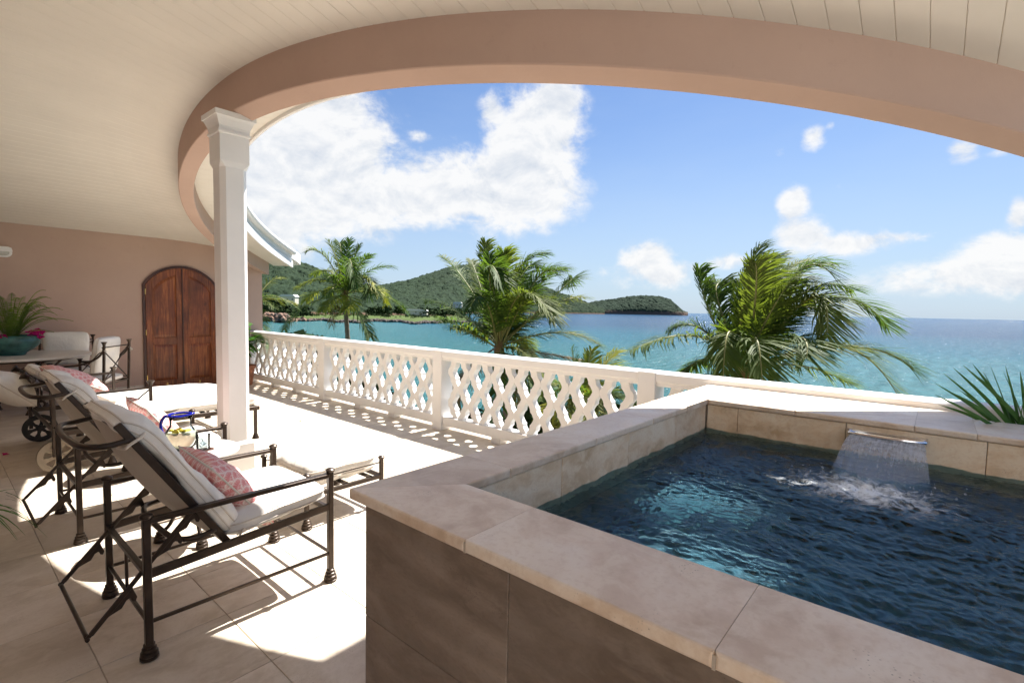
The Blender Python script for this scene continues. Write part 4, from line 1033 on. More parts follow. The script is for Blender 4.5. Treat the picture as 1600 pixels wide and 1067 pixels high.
# ---- round dining table, bowl, fern, chairs
dt = thing('dining_table', 'round stone topped dining table under the big green bowl', 'table', (.72, 8.98, 0)); tr = .80
MB().lathe([(.002, .712), (tr-.02, .712), (tr, .722), (tr, .735), (tr-.008, .742), (.002, .742)], n=56).build('table_top', STONE_TOP, dt, smooth=True, auto=40)
MB().tube([(.62*math.cos(a), .62*math.sin(a), .695) for a in np.linspace(0, 2*math.pi, 40, endpoint=False)], .014, 8, closed=True).build('apron_ring', BRONZE, dt, smooth=True)
MB().tube([(.22*math.cos(a), .22*math.sin(a), .30) for a in np.linspace(0, 2*math.pi, 24, endpoint=False)], .012, 8, closed=True).build('lower_ring', BRONZE, dt, smooth=True)
for k in range(4):
    a = k*math.pi/2+.35; c, s = math.cos(a), math.sin(a)
    l = MB().tube(crom([(c*.60, s*.60, .70), (c*.40, s*.40, .50), (c*.22, s*.22, .30), (c*.34, s*.34, .05)], 7), .015, 8).build('leg', BRONZE, dt, smooth=True)
    MB().lathe([(r*1.2, z) for r, z in CONE][::-1], (c*.345, s*.345, 0), 12).build('foot', BRONZE, l, smooth=True, auto=50)
    MB().bar((c*.60, s*.60, .69), (-s*.3, c*.3, .45), .012).build('brace', BRONZE, dt)
bw = thing('glazed_bowl', 'large teal glazed bowl planted with fern and magenta flowers', 'planter', (.72, 8.95, .742))
MB().lathe([(.001, .0), (.13, .0), (.14, .015), (.145, .03), (.22, .075), (.275, .14), (.285, .19), (.265, .235), (.235, .252), (.222, .250), (.24, .225), (.001, .222)], n=44, caps=False).build('bowl', TEAL, bw, smooth=True)
def fern_frond(mb, path, width, n=40, droop=.25):
    P = [Vector(p) for p in path]; k = len(P)
    for i in range(1, n):
        f = i/n; x = f*(k-1); a = int(x); p = P[a].lerp(P[min(a+1, k-1)], x-a); t = (P[min(a+1, k-1)]-P[max(a-1, 0)]).normalized()
        sd = t.cross(Vector((0, 0, 1))); sd = sd.normalized() if sd.length > .1 else Vector((1, 0, 0))
        w = width*(math.sin(math.pi*min(1, f*1.0+.08))**.7)*(1 if f < .85 else (1-f)/.15*.9+.1)
        for s in (-1, 1):
            d = (sd*s+t*.35-Vector((0, 0, droop))).normalized()*w; q = t*.5*min(w*.30, .011)
            mb.add([p-q*.5, p+q*.5, p+d*.6+q*.55, p+d, p+d*.55-q*.45], [(0, 1, 2, 3), (0, 3, 4)])
fp = MB()
def fern_fronds(parent, base, spec, width=.062):
    for (az_, ln, rise, dr) in spec:
        d = Vector((math.cos(az_), math.sin(az_), 0)); b_ = Vector(base)+d*.05
        mb = MB(); path = bez(b_, b_+d*ln*.45+Vector((0, 0, rise)), b_+d*ln+Vector((0, 0, rise-dr)), 12)
        mb.tube(path, .003, 4); fern_frond(mb, path, width, 30); mb.build('frond', FERN, parent)
rr = random.Random(4)
spec = [(rr.uniform(0, 6.28), rr.uniform(.22, .48), rr.uniform(.28, .62), rr.uniform(.02, .25)) for _ in range(46)]
spec += [(-.70, .66, .34, .12), (-.9, .52, .16, .08), (-.55, .50, .50, .14), (-.75, .46, .42, .1), (2.6, .5, .62, .05), (-.62, .36, .6, .08), (-.3, .3, .66, .05)]
fern_fronds(bw, (0, 0, .22), spec)
for k in range(70):
    a = rr.gauss(-.35, .28) if k < 45 else rr.gauss(-2.4, .35)
    p = Vector((math.cos(a)*rr.uniform(.20, .30), math.sin(a)*rr.uniform(.20, .30), rr.uniform(.21, .31))); s = rr.uniform(.022, .036)
    mb = MB()
    for q in range(3):
        u = Vector((rr.uniform(-1, 1), rr.uniform(-1, 1), rr.uniform(-.3, 1))).normalized()*s; v = u.cross(Vector((rr.uniform(-1, 1), rr.uniform(-1, 1), .5))).normalized()*s*.6
        mb.add([p, p+u*.5+v, p+u*1.25, p+u*.5-v], [(0, 1, 2, 3)])
    mb.build('petal', PETAL, bw)

def dining_chair(label, loc, rz, seed, group):         # local: faces +x, origin mid seat
    t = thing('dining_chair', label, 'chair', loc, rz, group); hw_, hd = .29, .27
    for y in (-hw_, hw_):
        b_ = MB().bar((-hd, y, .03), (-hd-.03, y, .90), .026).build('rear_post', BRONZE, t, bevel=.003)
        MB().lathe(CUP, (-hd-.03, y, .945), 12).build('finial', BRONZE, b_, smooth=True, auto=50)
        MB().lathe(CONE[::-1], (-hd, y, 0), 12).build('foot', BRONZE, b_, smooth=True, auto=50)
        f_ = MB().bar((hd, y, .03), (hd, y, .64), .026).build('front_post', BRONZE, t, bevel=.003)
        MB().lathe(CUP, (hd, y, .685), 12).build('finial', BRONZE, f_, smooth=True, auto=50)
        MB().lathe(CONE[::-1], (hd, y, 0), 12).build('foot', BRONZE, f_, smooth=True, auto=50)
        MB().tube(crom([(-hd-.03, y, .88), (-hd+.04, y, .76), (-.02, y, .665), (hd, y, .65)], 7), [.013]*22, 8).build('arm', BRONZE, t, smooth=True)
        MB().bar((-hd, y, .42), (hd, y, .42), .020, .03).build('seat_rail', BRONZE, t, bevel=.002)
        MB().bar((-hd, y, .45), (hd, y, .62), .010).build('brace', BRONZE, t); MB().bar((-hd, y, .84), (hd*.3, y, .43), .010).build('brace', BRONZE, t)
    for z in (.42, .88): MB().bar((-hd-.01, -hw_, z), (-hd-.01, hw_, z), .014).build('cross_rail', BRONZE, t)
    MB().bar((hd, -hw_, .42), (hd, hw_, .42), .014).build('cross_rail', BRONZE, t)
    MB().bar((-hd-.01, -hw_, .86), (-hd-.005, hw_, .45), .010).build('brace', BRONZE, t); MB().bar((-hd-.01, hw_, .86), (-hd-.005, -hw_, .45), .010).build('brace', BRONZE, t)
    cushion('seat_cushion', t, (0, 0, .43), (1, 0, 0), (0, 1, 0), (0, 0, 1), .52, .52, .075, seed, nu=22, nv=22)
    u = Vector((-.14, 0, 1)).normalized(); cushion('back_cushion', t, (-.215, 0, .76), u, (0, 1, 0), (1, 0, .14), .46, .50, .085, seed+3, nu=22, nv=22)
    bow(MB(), (-hd-.03, -hw_, .85), .038, seed).build('tie', PIPING, t); bow(MB(), (-hd-.03, hw_, .85), .038, seed+1).build('tie', PIPING, t); return t
GD = 'dark metal dining chairs round the table'
dining_chair('dark metal dining chair with its cushion seen face on behind the table', (1.30, 9.33, 0), R(-100), 61, GD)
dining_chair('dark metal dining chair seen edge on near the arched door', (1.36, 8.14, 0), R(143), 71, GD)

# ---- potted plants
def leafy(mb, base, d, ln, w, droop=.3, n=7, fold=.15):
    base, d = Vector(base), Vector(d).normalized(); sd = d.cross(Vector((0, 0, 1))); sd = sd.normalized() if sd.length > .05 else Vector((1, 0, 0)); vs = []
    for i in range(n+1):
        f = i/n; p = base+d*ln*f-Vector((0, 0, droop*ln*f*f)); ww = w*math.sin(math.pi*min(1, .08+.92*f))**.8*(1 if i < n else 0)
        vs += [p-sd*ww+Vector((0, 0, fold*ww)), p, p+sd*ww+Vector((0, 0, fold*ww))]
    fs = []
    for i in range(n): fs += [(3*i, 3*i+1, 3*i+4, 3*i+3), (3*i+1, 3*i+2, 3*i+5, 3*i+4)]
    return mb.add(vs, fs)
pp = thing('potted_plant', 'leafy green plant in a terracotta pot at the far end of the balustrade', 'potted plant', (3.72, 9.42, 0))
MB().lathe([(.001, 0), (.115, 0), (.155, .30), (.158, .305), (.178, .31), (.182, .36), (.168, .362), (.160, .33), (.001, .325)], n=30, caps=False).build('pot', TERRA, pp, smooth=True, auto=40)
rr = random.Random(9)
for k in range(7):
    a = rr.uniform(0, 6.28); top = Vector((.16*math.cos(a), .16*math.sin(a), rr.uniform(.75, 1.35))); st = bez((.03*math.cos(a), .03*math.sin(a), .33), (.05*math.cos(a), .05*math.sin(a), .7), top, 8)
    s_ = MB().tube(st, [.011-.0008*i for i in range(9)], 6).build('stem', PLANT, pp, smooth=True)
    for q in range(13):
        f = .35+.65*q/12; p = st[min(8, int(f*8))]; b_ = rr.uniform(0, 6.28); up = rr.uniform(-.1, .8)
        leafy(MB(), p, (math.cos(b_), math.sin(b_), up), rr.uniform(.17, .34), rr.uniform(.028, .045), rr.uniform(.2, .6)).build('leaf', PLANT, pp, smooth=True)
for (dx_, dy_, dz_, ln) in ((.75, -.5, .75, .55), (.9, -.2, .25, .6), (.8, -.6, .1, .55), (.6, -.8, .5, .5), (.9, .1, .6, .5)):
    leafy(MB(), (.06, 0, .78), (dx_, dy_, dz_), ln, .07, .45, 9).build('leaf', PLANT, pp, smooth=True)
ap = thing('arching_plant', 'dark pot of thin arching leaves cut off by the left edge', 'potted plant', (-.02, 3.92, 0))
MB().lathe([(.001, 0), (.15, 0), (.205, .03), (.215, .08), (.20, .16), (.185, .20), (.17, .20), (.001, .19)], n=30, caps=False).build('pot', BLACKP, ap, smooth=True)
for k in range(26):
    a = rr.uniform(-1.8, 1.6); ln = rr.uniform(.3, .52); d = Vector((math.cos(a), math.sin(a), 0)); b_ = Vector((0, 0, .19))
    path = bez(b_, b_+d*ln*.55+Vector((0, 0, rr.uniform(.15, .35))), b_+d*ln+Vector((0, 0, rr.uniform(-.08, .12))), 10); vs = []
    sd = d.cross(Vector((0, 0, 1)))
    for i, p in enumerate(path): w = .007*math.sin(math.pi*min(1, .15+.85*i/10))+.0005; vs += [p-sd*w, p+sd*w]
    MB().add(vs, [(2*i, 2*i+1, 2*i+3, 2*i+2) for i in range(10)]).build('leaf', PLANT, ap, smooth=True)
mb = MB(); leafy(mb, (.44, 6.53, .004), (1, .4, .15), .05, .022, .1, 5, .6); leafy(mb, (.45, 6.55, .004), (.3, 1, .2), .045, .02, .1, 5, .6)
tag(mb.build('fallen_petal', PETAL), 'magenta petal lying on the shaded floor tiles', 'petal')
mb = MB(); leafy(mb, (3.02, 6.0, .003), (.4, 1, .1), .05, .012, .1, 5, .5)
tag(mb.build('fallen_leaf', PALMD), 'small dry leaf on the sunlit terrace floor', 'leaf')

# spiky plant in the gap behind the pool
yk = thing('spiky_plant', 'stiff green spiky leaves rising behind the pool coping at the right', 'plant', (3.86, -.40, .55))
tr_ = MB().lathe([(.07, -.55), (.05, -.2), (.045, .1), (.02, .2)], n=10).build('stem', TRUNK, yk, smooth=True)
tips = [(1460, 598), (1474, 583), (1490, 575), (1505, 571), (1520, 569), (1536, 580), (1547, 570), (1571, 572), (1567, 579), (1594, 580), (1466, 632), (1602, 610), (1620, 590), (1640, 600), (1530, 588), (1500, 610), (1485, 612), (1615, 622), (1460, 616), (1648, 575)]
base = Vector((3.86, -.40, .80))
for i, (px, py) in enumerate(tips):
    d = (base-CAM).dot(_f); tip = at(px, py, d+rr.uniform(-.22, .25)); bb = base+Vector((rr.uniform(-.02, .02), rr.uniform(-.05, .05), rr.uniform(-.05, .03)))
    v = tip-bb; n = 8; sd = v.cross(_f+Vector((rr.uniform(-.7, .7), rr.uniform(-.7, .7), 0))).normalized(); vs = []
    for j in range(n+1):
        f = j/n; p = bb+v*f+Vector((0, 0, .02*math.sin(math.pi*f))); w = .014*(1-f)**.6*min(1, .55+f*1.6)+.0004
        q = sd.cross(v).normalized()*w*.45; vs += [p-sd*w+q, p, p+sd*w+q]
    fs = []
    for j in range(n): fs += [(3*j, 3*j+1, 3*j+4, 3*j+3), (3*j+1, 3*j+2, 3*j+5, 3*j+4)]
    m = MB().add([tuple(Vector(x)-Vector((3.86, -.40, .55))) for x in vs], fs); m.build('leaf', YUCCA, yk, smooth=True)

# ================================================================== SEA, LAND, PALMS
SEA = -10.5
def m_sea():
    m, nt, b = mat('sea_water'); g = nd(nt, 'ShaderNodeNewGeometry'); s = nd(nt, 'ShaderNodeSeparateXYZ'); nt.links.new(g.outputs['Position'], s.inputs[0])
    ln = nd(nt, 'ShaderNodeVectorMath', operation='LENGTH'); nt.links.new(g.outputs['Position'], ln.inputs[0])
    d = nd(nt, 'ShaderNodeMapRange', interpolation_type='SMOOTHSTEP'); nt.links.new(ln.outputs['Value'], d.inputs[0]); d.inputs[1].default_value = 40; d.inputs[2].default_value = 520
    q = math_(nt, 'DIVIDE', s.outputs[0], ln.outputs['Value'])          # open sea lies along +X, the shallow bay along +Y
    a = nd(nt, 'ShaderNodeMapRange', interpolation_type='SMOOTHSTEP'); nt.links.new(q, a.inputs[0]); a.inputs[1].default_value = .45; a.inputs[2].default_value = .86
    f = math_(nt, 'MULTIPLY', d.outputs[0], a.outputs[0])
    v = world_coords(nt, (1, 1, 0)); big = noise(nt, v, .006, 4, .6)
    f = math_(nt, 'ADD', f, math_(nt, 'MULTIPLY', math_(nt, 'SUBTRACT', big, .5), .5), True)
    b.inputs['Roughness'].default_value = .16; b.inputs['IOR'].default_value = 1.33; b.inputs['Specular IOR Level'].default_value = .10
    w1 = noise(nt, world_coords(nt, (.16, .36, 0)), 1, 6, .62, .6); w2 = noise(nt, world_coords(nt, (.9, 1.6, 0)), 1, 4, .6, .4)
    n1 = bump(nt, None, w1, 1, 2.6); bump(nt, b, w2, 1, .6, n1); f = math_(nt, 'ADD', f, math_(nt, 'MULTIPLY', math_(nt, 'SUBTRACT', w1, .5), .55), True)
    c = ramp(nt, f, [(.0, (.045, .155, .165)), (.35, (.013, .105, .15)), (1, (.007, .045, .105))])
    cap = ramp(nt, noise(nt, world_coords(nt, (.22, .75, 0)), 1, 8, .72, .4), [(.63, (0, 0, 0)), (.67, (1, 1, 1))])  # sun glitter painted into the colour as white flecks, denser towards open sea
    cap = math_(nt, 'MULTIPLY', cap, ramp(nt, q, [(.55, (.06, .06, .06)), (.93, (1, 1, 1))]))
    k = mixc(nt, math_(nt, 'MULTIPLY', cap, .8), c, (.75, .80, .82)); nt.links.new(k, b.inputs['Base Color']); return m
mb = MB(); rs = [9, 30, 60, 120, 250, 500, 1000, 2500, 6000, 15000, 45000]; NA = 64
for r in rs:
    for k in range(NA): a = 2*math.pi*k/NA; mb.v.append((r*math.cos(a), r*math.sin(a), SEA))
for i in range(len(rs)-1):
    for k in range(NA): mb.f.append((i*NA+k, i*NA+(k+1) % NA, (i+1)*NA+(k+1) % NA, (i+1)*NA+k))
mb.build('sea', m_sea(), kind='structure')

def m_hill(name, a, c, d, rock, zrock):
    m, nt, b = mat(name); v = world_coords(nt)
    n = noise(nt, v, .011, 5, .6); n2 = noise(nt, v, .10, 4, .65); n3 = noise(nt, v, .55, 3, .7)
    k = ramp(nt, n2, [(.3, a), (.52, c), (.72, d)]); k = mixc(nt, math_(nt, 'MULTIPLY', ramp(nt, n, [(.35, (0, 0, 0)), (.65, (1, 1, 1))]), .5), k, tuple(x*1.5 for x in c))
    k = mixc(nt, math_(nt, 'MULTIPLY', n3, .45), k, tuple(x*.4 for x in a))
    if rock:
        g = nd(nt, 'ShaderNodeSeparateXYZ'); nt.links.new(v, g.inputs[0])
        h = nd(nt, 'ShaderNodeMapRange'); nt.links.new(math_(nt, 'ADD', g.outputs[2], math_(nt, 'MULTIPLY', n2, -zrock*1.3)), h.inputs[0]); h.inputs[1].default_value = SEA+zrock*.1; h.inputs[2].default_value = SEA-zrock*.25
        k = mixc(nt, h.outputs[0], k, mixc(nt, n3, rock, tuple(x*.45 for x in rock)))
    nt.links.new(k, b.inputs['Base Color']); b.inputs['Roughness'].default_value = .9; b.inputs['Specular IOR Level'].default_value = .1; return m
def hill(name, m, prof, D0, D1, nu, nv, cell, crown, seed, back=.5, relief=.16, shape=.8, kind='structure'):
    xs = np.array([p[0] for p in prof], float); ys_ = np.array([p[1] for p in prof], float)
    px = np.linspace(xs[0], xs[-1], nu); py = np.interp(px, xs, ys_)
    d0 = np.interp(px, [p[0] for p in D0], [p[1] for p in D0]); d1 = np.interp(px, [p[0] for p in D1], [p[1] for p in D1])
    dirs = np.array([tuple(ray(a, b_)) for a, b_ in zip(px, py)]); hor = np.hypot(dirs[:, 0], dirs[:, 1]); U = dirs[:, :2]/hor[:, None]; slope = dirs[:, 2]/hor
    t = np.concatenate([np.linspace(0, 1, nv), 1+back*np.linspace(.06, 1, max(6, nv//6))]); T, _ = np.meshgrid(t, px, indexing='xy')
    Dm = d0[:, None]+(d1-d0)[:, None]*T
    X = U[:, 0][:, None]*Dm; Y = U[:, 1][:, None]*Dm
    top = CAM.z+slope*d1-SEA-crown*.6; top = np.maximum(top, 1.0)
    up = np.where(T <= 1, np.clip(T, 0, 1)**shape, np.clip(1-((T-1)/back)**1.3, 0, 1))
    rel = (fbm(X/(cell*9)+seed, Y/(cell*9), 4, seed)-.47)*relief*2*np.sin(np.clip(T, 0, 1)*math.pi)
    Z = SEA-.6+top[:, None]*np.clip(up+rel, 0, 1.2)+crown*domes(X/cell, Y/cell, seed)*np.clip(T*18, 0, 1)+crown*.5*domes(X/cell*2.3, Y/cell*2.3, seed+3)*np.clip(T*18, 0, 1)
    nv2 = len(t); mb = MB(); mb.v = list(zip(X.ravel().tolist(), Y.ravel().tolist(), Z.ravel().tolist()))
    mb.f = [(i*nv2+j, i*nv2+j+1, (i+1)*nv2+j+1, (i+1)*nv2+j) for i in range(nu-1) for j in range(nv2-1)]
    return mb.build(name, m, kind=kind)
HA = m_hill('hill_scrub', (.010, .021, .011), (.021, .038, .018), (.040, .060, .024), (.15, .09, .06), 7)
HB_ = m_hill('headland_scrub', (.012, .024, .015), (.020, .036, .021), (.032, .05, .028), (.16, .11, .085), 26)
hill('hill', HA, [(250, 392), (405, 403), (440, 402), (470, 411), (500, 423), (530, 436), (560, 445), (600, 458), (660, 472), (720, 484)], [(250, 470), (720, 640)], [(250, 1000), (560, 1150), (720, 900)], 360, 150, 11, 7.5, 3)
hill('hill', HA, [(530, 462), (560, 455), (590, 448), (640, 438), (680, 425), (710, 416), (745, 412), (780, 420), (830, 440), (870, 456), (900, 466), (920, 474), (945, 485)], [(530, 800), (700, 1000), (860, 1900), (945, 2150)], [(530, 1500), (745, 2000), (945, 2400)], 400, 130, 15, 9, 11)
hill('headland', HB_, [(880, 484), (905, 478), (930, 471), (960, 467), (985, 463), (1010, 461.5), (1035, 464), (1050, 470), (1060, 479), (1067, 486), (1075, 489)], [(880, 2300), (1075, 2500)], [(880, 2450), (1075, 2640)], 260, 70, 15, 8, 23, shape=.55)
# low land across the bay: meadow, dark trees, boulders along the water
GRASSM = m_hill('meadow_green', (.05, .075, .02), (.07, .10, .028), (.10, .12, .04), None, 1)
mb = MB(); nu, nv = 80, 10
for i in range(nu+1):
    px = 250+480*i/nu; d = ray(px, 500); u = Vector((d.x, d.y)).normalized(); sh = 395+22*math.sin(i*.35)+10*math.sin(i*.93)
    for j in range(nv+1):
        D = sh+(680-sh)*j/nv; z = SEA-1+min(3.2, 4.4*(j/nv)**.25)+.5*float(fbm(np.array(D/20.), np.array(px/14.), 3, 2))
        mb.v.append((u.x*D, u.y*D, z))
for i in range(nu):
    for j in range(nv): a = i*(nv+1)+j; mb.f.append((a, a+1, a+nv+2, a+nv+1))
mb.build('low_shore', GRASSM, kind='structure', smooth=True)
ROCK = m_plain('shore_rock', (.085, .065, .055), .9, var=.35, scale=.8, bmp=.4, bscale=3, bd=.2); RROCK = m_plain('red_rock', (.24, .14, .095), .9, var=.3, scale=.8, bmp=.4, bscale=3, bd=.2)
def rock(mb, p, s, r):
    vs = []; ph = [r.uniform(.65, 1.2) for _ in range(14)]
    dirs = [(0, 0, 1), (0, 0, -1)]+[(math.cos(k*math.pi/3)*.9, math.sin(k*math.pi/3)*.9, .45) for k in range(6)]+[(math.cos(k*math.pi/3+.5), math.sin(k*math.pi/3+.5), -.4) for k in range(6)]
    mb.add([(p[0]+d[0]*s*q, p[1]+d[1]*s*q, p[2]+d[2]*s*q*.8) for d, q in zip(dirs, ph)],
           [(0, 2+k, 2+(k+1) % 6) for k in range(6)]+[(1, 8+(k+1) % 6, 8+k) for k in range(6)]+[(2+k, 8+k, 2+(k+1) % 6) for k in range(6)]+[(8+k, 8+(k+1) % 6, 2+(k+1) % 6) for k in range(6)])
rr = random.Random(21); mb = MB(); mr_ = MB()
for k in range(900):
    px = rr.uniform(395, 735); i = (px-250)/480*80; d = ray(px, 500); u = Vector((d.x, d.y)).normalized(); sh = 395+22*math.sin(i*.35)+10*math.sin(i*.93)
    red = px < 500 and rr.random() < .85 and px < 440+rr.random()*60; D = sh+rr.uniform(-5, 14 if red else 6); hh = rr.uniform(0, 5.5 if px < 450 else 1.4)
    rock(mr_ if red else mb, (u.x*D, u.y*D, SEA+hh), rr.uniform(.6, 2.6 if red else 1.8), rr)
mb.build('shore_rocks', ROCK, kind='stuff'); mr_.build('red_shore_rocks', RROCK, kind='stuff')
SHRUB = m_hill('coast_trees_green', (.012, .026, .009), (.022, .042, .012), (.042, .062, .02), None, 1)
def clump(mb, p, s, r, n=70):
    for k in range(n):
        a = r.uniform(0, 6.28); e = math.acos(r.uniform(-.3, 1)); q = r.uniform(.6, 1.05)*s
        c = Vector((p[0]+q*math.sin(e)*math.cos(a), p[1]+q*math.sin(e)*math.sin(a), p[2]+q*math.cos(e)*.85)); z = s*r.uniform(.12, .26)
        u = Vector((r.uniform(-1, 1), r.uniform(-1, 1), r.uniform(-.5, 1))).normalized()*z; w = u.cross(Vector((r.uniform(-1, 1), r.uniform(-1, 1), r.uniform(-1, 1)))).normalized()*z
        mb.add([c-u, c+w, c+u, c-w], [(0, 1, 2, 3)])
mb = MB()
for k in range(230):
    if k < 70: px = rr.uniform(300, 480); D = rr.uniform(410, 440); s = rr.uniform(4, 9.5)*(1.0 if px < 455 else .6)
    elif k < 150: px = rr.uniform(455, 730); D = rr.uniform(560, 660); s = rr.uniform(4, 8)
    else: px = rr.uniform(460, 735); D = rr.uniform(420, 540); s = rr.uniform(1.0, 2.4)
    d = ray(px, 500); u = Vector((d.x, d.y)).normalized(); clump(mb, (u.x*D, u.y*D, SEA+2.4+s*.55), s, rr, 60)
mb.build('coast_trees', SHRUB, kind='stuff')
def house(label, px, py, D, w, dp, h, roofm, flat=False):
    p = at(px, py, D); p.z = max(p.z, SEA+1.5); rz = math.atan2(_f.y, _f.x)+math.pi/2
    t = thing('house', label, 'house', p, rz, 'houses on the far shore')
    o = MB().ab((-w/2, -dp/2, -3), (w/2, dp/2, h)).build('wall', HOUSEW, t)
    MB().prism([(-w/2-.6, h), (w/2+.6, h), (w/2-1.5, h+h*.55), (-w/2+1.5, h+h*.55)], -dp/2-.6, dp/2+.6, lambda u, v, q: (u, q, v)).build('roof', roofm, t)
    for k in range(3): MB().ab((-w/2+w*(k+.5)/3-.6, dp/2, .8), (-w/2+w*(k+.5)/3+.6, dp/2+.08, 2.0)).build('window', WINDOWD, o); MB().ab((-w/2+w*(k+.5)/3-.6, -dp/2-.08, .8), (-w/2+w*(k+.5)/3+.6, -dp/2, 2.0)).build('window', WINDOWD, o)
house('long low pale roofed house on the meadow across the bay', 651, 490, 560, 24, 9, 3, ROOFW)
house('small white house in trees below the middle hill', 715, 478, 720, 13, 9, 3.5, ROOFW)
house('grey roofed house among trees at the foot of the left hill', 452, 470, 500, 15, 9, 4, ROOFW)

# garden below the terrace
GARD = m_plain('garden_ground', (.10, .10, .05), .95, var=.4, scale=.6, bmp=.6, bscale=8, bd=.1)
mb = MB()
for i in range(41):
    y = -40+130*i/40; xs_ = 22+5*math.sin(i*.5)
    for j, (f, z) in enumerate(((0, -6.0), (.35, -6.2), (.7, -7.4), (.9, -9.6), (1.15, -12))): mb.v.append((2+(xs_-2)*f, y, z+.3*float(fbm(np.array(y*.3), np.array(j*1.), 3, 1))))
for i in range(40):
    for j in range(4): a = i*5+j; mb.f.append((a, a+1, a+6, a+5))
mb.build('garden_ground', GARD, kind='structure', smooth=True)
bl = MB().ab((-1.5, -5, -8), (4.2, YW+.24, -.31)).build('lower_storey', STUCCO); tag(bl, 'tan lower storey of the house below the terrace floor', 'building')

WIND = Vector((.25, -.9, 0)).normalized()
def frond(parent, p0, p1, p2, lf, m, wind=.25, n=44, seed=0, dry=0, gap=0.0, side=None, lw=.0165):
    r = random.Random(seed); path = bez(p0, p1, p2, 22); L = sum((path[i+1]-path[i]).length for i in range(22)); mb = MB(); st = MB()
    st.tube(path, [.028*(1-i/22)**.8+.004 for i in range(23)], 6)
    for i in range(n):
        f = .12+.87*(i+.5)/n; x = f*22; a = min(21, int(x)); p = path[a].lerp(path[a+1], x-a); t = (path[a+1]-path[a]).normalized()
        sd = t.cross(side if side is not None else Vector((0, 0, 1))); sd = sd.normalized() if sd.length > .15 else t.cross(Vector((.3, .9, .2))).normalized(); nn = sd.cross(t)
        ln0 = lf*(.35+.65*math.sin(math.pi*min(1, .12+.80*f))**.8)*(1 if f < .9 else 1-(f-.9)*3.5)
        for s in (-1, 1):
            if r.random() < gap: continue
            ln = ln0*r.uniform(.82, 1.1); d = (sd*s*r.uniform(.6, 1)+t*(.40+.75*f+r.uniform(-.1, .2))+nn*r.uniform(-.15, .45)).normalized()
            dr = Vector((0, 0, -1))*r.uniform(.25, .6)*(1+dry)+WIND*wind*r.uniform(.6, 1.4)
            w = lw*(lf/.62)*r.uniform(.8, 1.15); pts = [p, p+d*ln*.34+dr*ln*.05, p+d*ln*.68+dr*ln*.26, p+d*ln*.93+dr*ln*.62]
            wv = (pts[1]-pts[0]).cross(nn); wv = wv.normalized() if wv.length > 1e-6 else t
            vs = []
            for q, k in zip(pts[:3], (.6, 1, .72)): vs += [q-wv*w*k, q+wv*w*k]
            vs.append(pts[3]); mb.add(vs, [(0, 1, 3, 2), (2, 3, 5, 4), (4, 5, 6)])
    mb.f = mb.f
    o = MB().add(mb.v, mb.f); o = o.build('frond', m, parent); st.build('stalk', RACHIS if not dry else TRUNK, o, smooth=True); return o
def palm(label, cpx, D, fronds, lf, ground, lean=(0, 0), extra=8, seed=1, rlen=2.6, r_tr=.13, lowm=None, wind=.25, n=44, dead=3, lw=.0165):
    c = at(*cpx, D); t = thing('coconut_palm', label, 'palm tree', (c.x+lean[0], c.y+lean[1], ground), 0, 'coconut palms beyond the balustrade'); O = t.location.copy(); C = c-O
    tp = bez((0, 0, 0), (-lean[0]*.15, -lean[1]*.15, C.z*.6), C-Vector((0, 0, .25)), 26); tr = MB(); prof = []
    pts = []
    for i in range(len(tp)-1):
        for q in range(3): pts.append(tp[i].lerp(tp[i+1], q/3))
    rad = [r_tr*(1.25-.45*i/len(pts))*(1.10 if i % 3 == 0 else .97) for i in range(len(pts))]
    tr.tube(pts, rad, 10); tr.build('trunk', TRUNK, t, smooth=True)
    sh = MB(); sh.lathe([(r*rlen/2.5, z*rlen/2.5) for r, z in ((.10, -.55), (.17, -.25), (.18, -.02), (.13, .22), (.05, .42))], C, 10); sh.build('leaf_sheath', PALMD, t, smooth=True)
    r = random.Random(seed)
    for i, fr_ in enumerate(fronds):
        mp, tpx = fr_[0], fr_[1]; dm = fr_[2] if len(fr_) > 2 else r.uniform(-.7, .7); dt = fr_[3] if len(fr_) > 3 else dm*2*r.uniform(.7, 1.2); mm = fr_[4] if len(fr_) > 4 else PALM
        p1 = at(*mp, D+dm)-O; p2 = at(*tpx, D+dt)-O
        # control point so that the curve passes through the given middle point
        ctl = p1*2-(C+p2)*.5
        b0 = C+Vector((r.uniform(-.06, .06), r.uniform(-.06, .06), r.uniform(-.05, .15)))
        frond(t, b0, ctl, p2, lf, mm, wind, n, seed*100+i, dry=0 if mm is not PALMD else 1, lw=lw)
    for i in range(extra):
        a = r.uniform(0, 6.28); d = Vector((math.cos(a), math.sin(a), 0)); e = r.uniform(-.3, 1.0); L = rlen*r.uniform(.75, 1.05)
        frond(t, C, C+d*L*.45+Vector((0, 0, L*(.25+.45*e))), C+d*L*(.95-.25*max(e, 0))+Vector((0, 0, L*(-.25+.75*e))), lf*.9, PALM, wind, n, seed*100+50+i, lw=lw)
    for i in range(dead):
        a = r.uniform(0, 6.28); d = Vector((math.cos(a), math.sin(a), 0)); L = rlen*.8
        frond(t, C-Vector((0, 0, .2)), C+d*L*.5+Vector((0, 0, .0)), C+d*L*.55+Vector((0, 0, -L*.8)), lf*.7, PALMD, .05, 26, seed*100+80+i, dry=1, gap=.25)
    return t
Y_ = PALMY
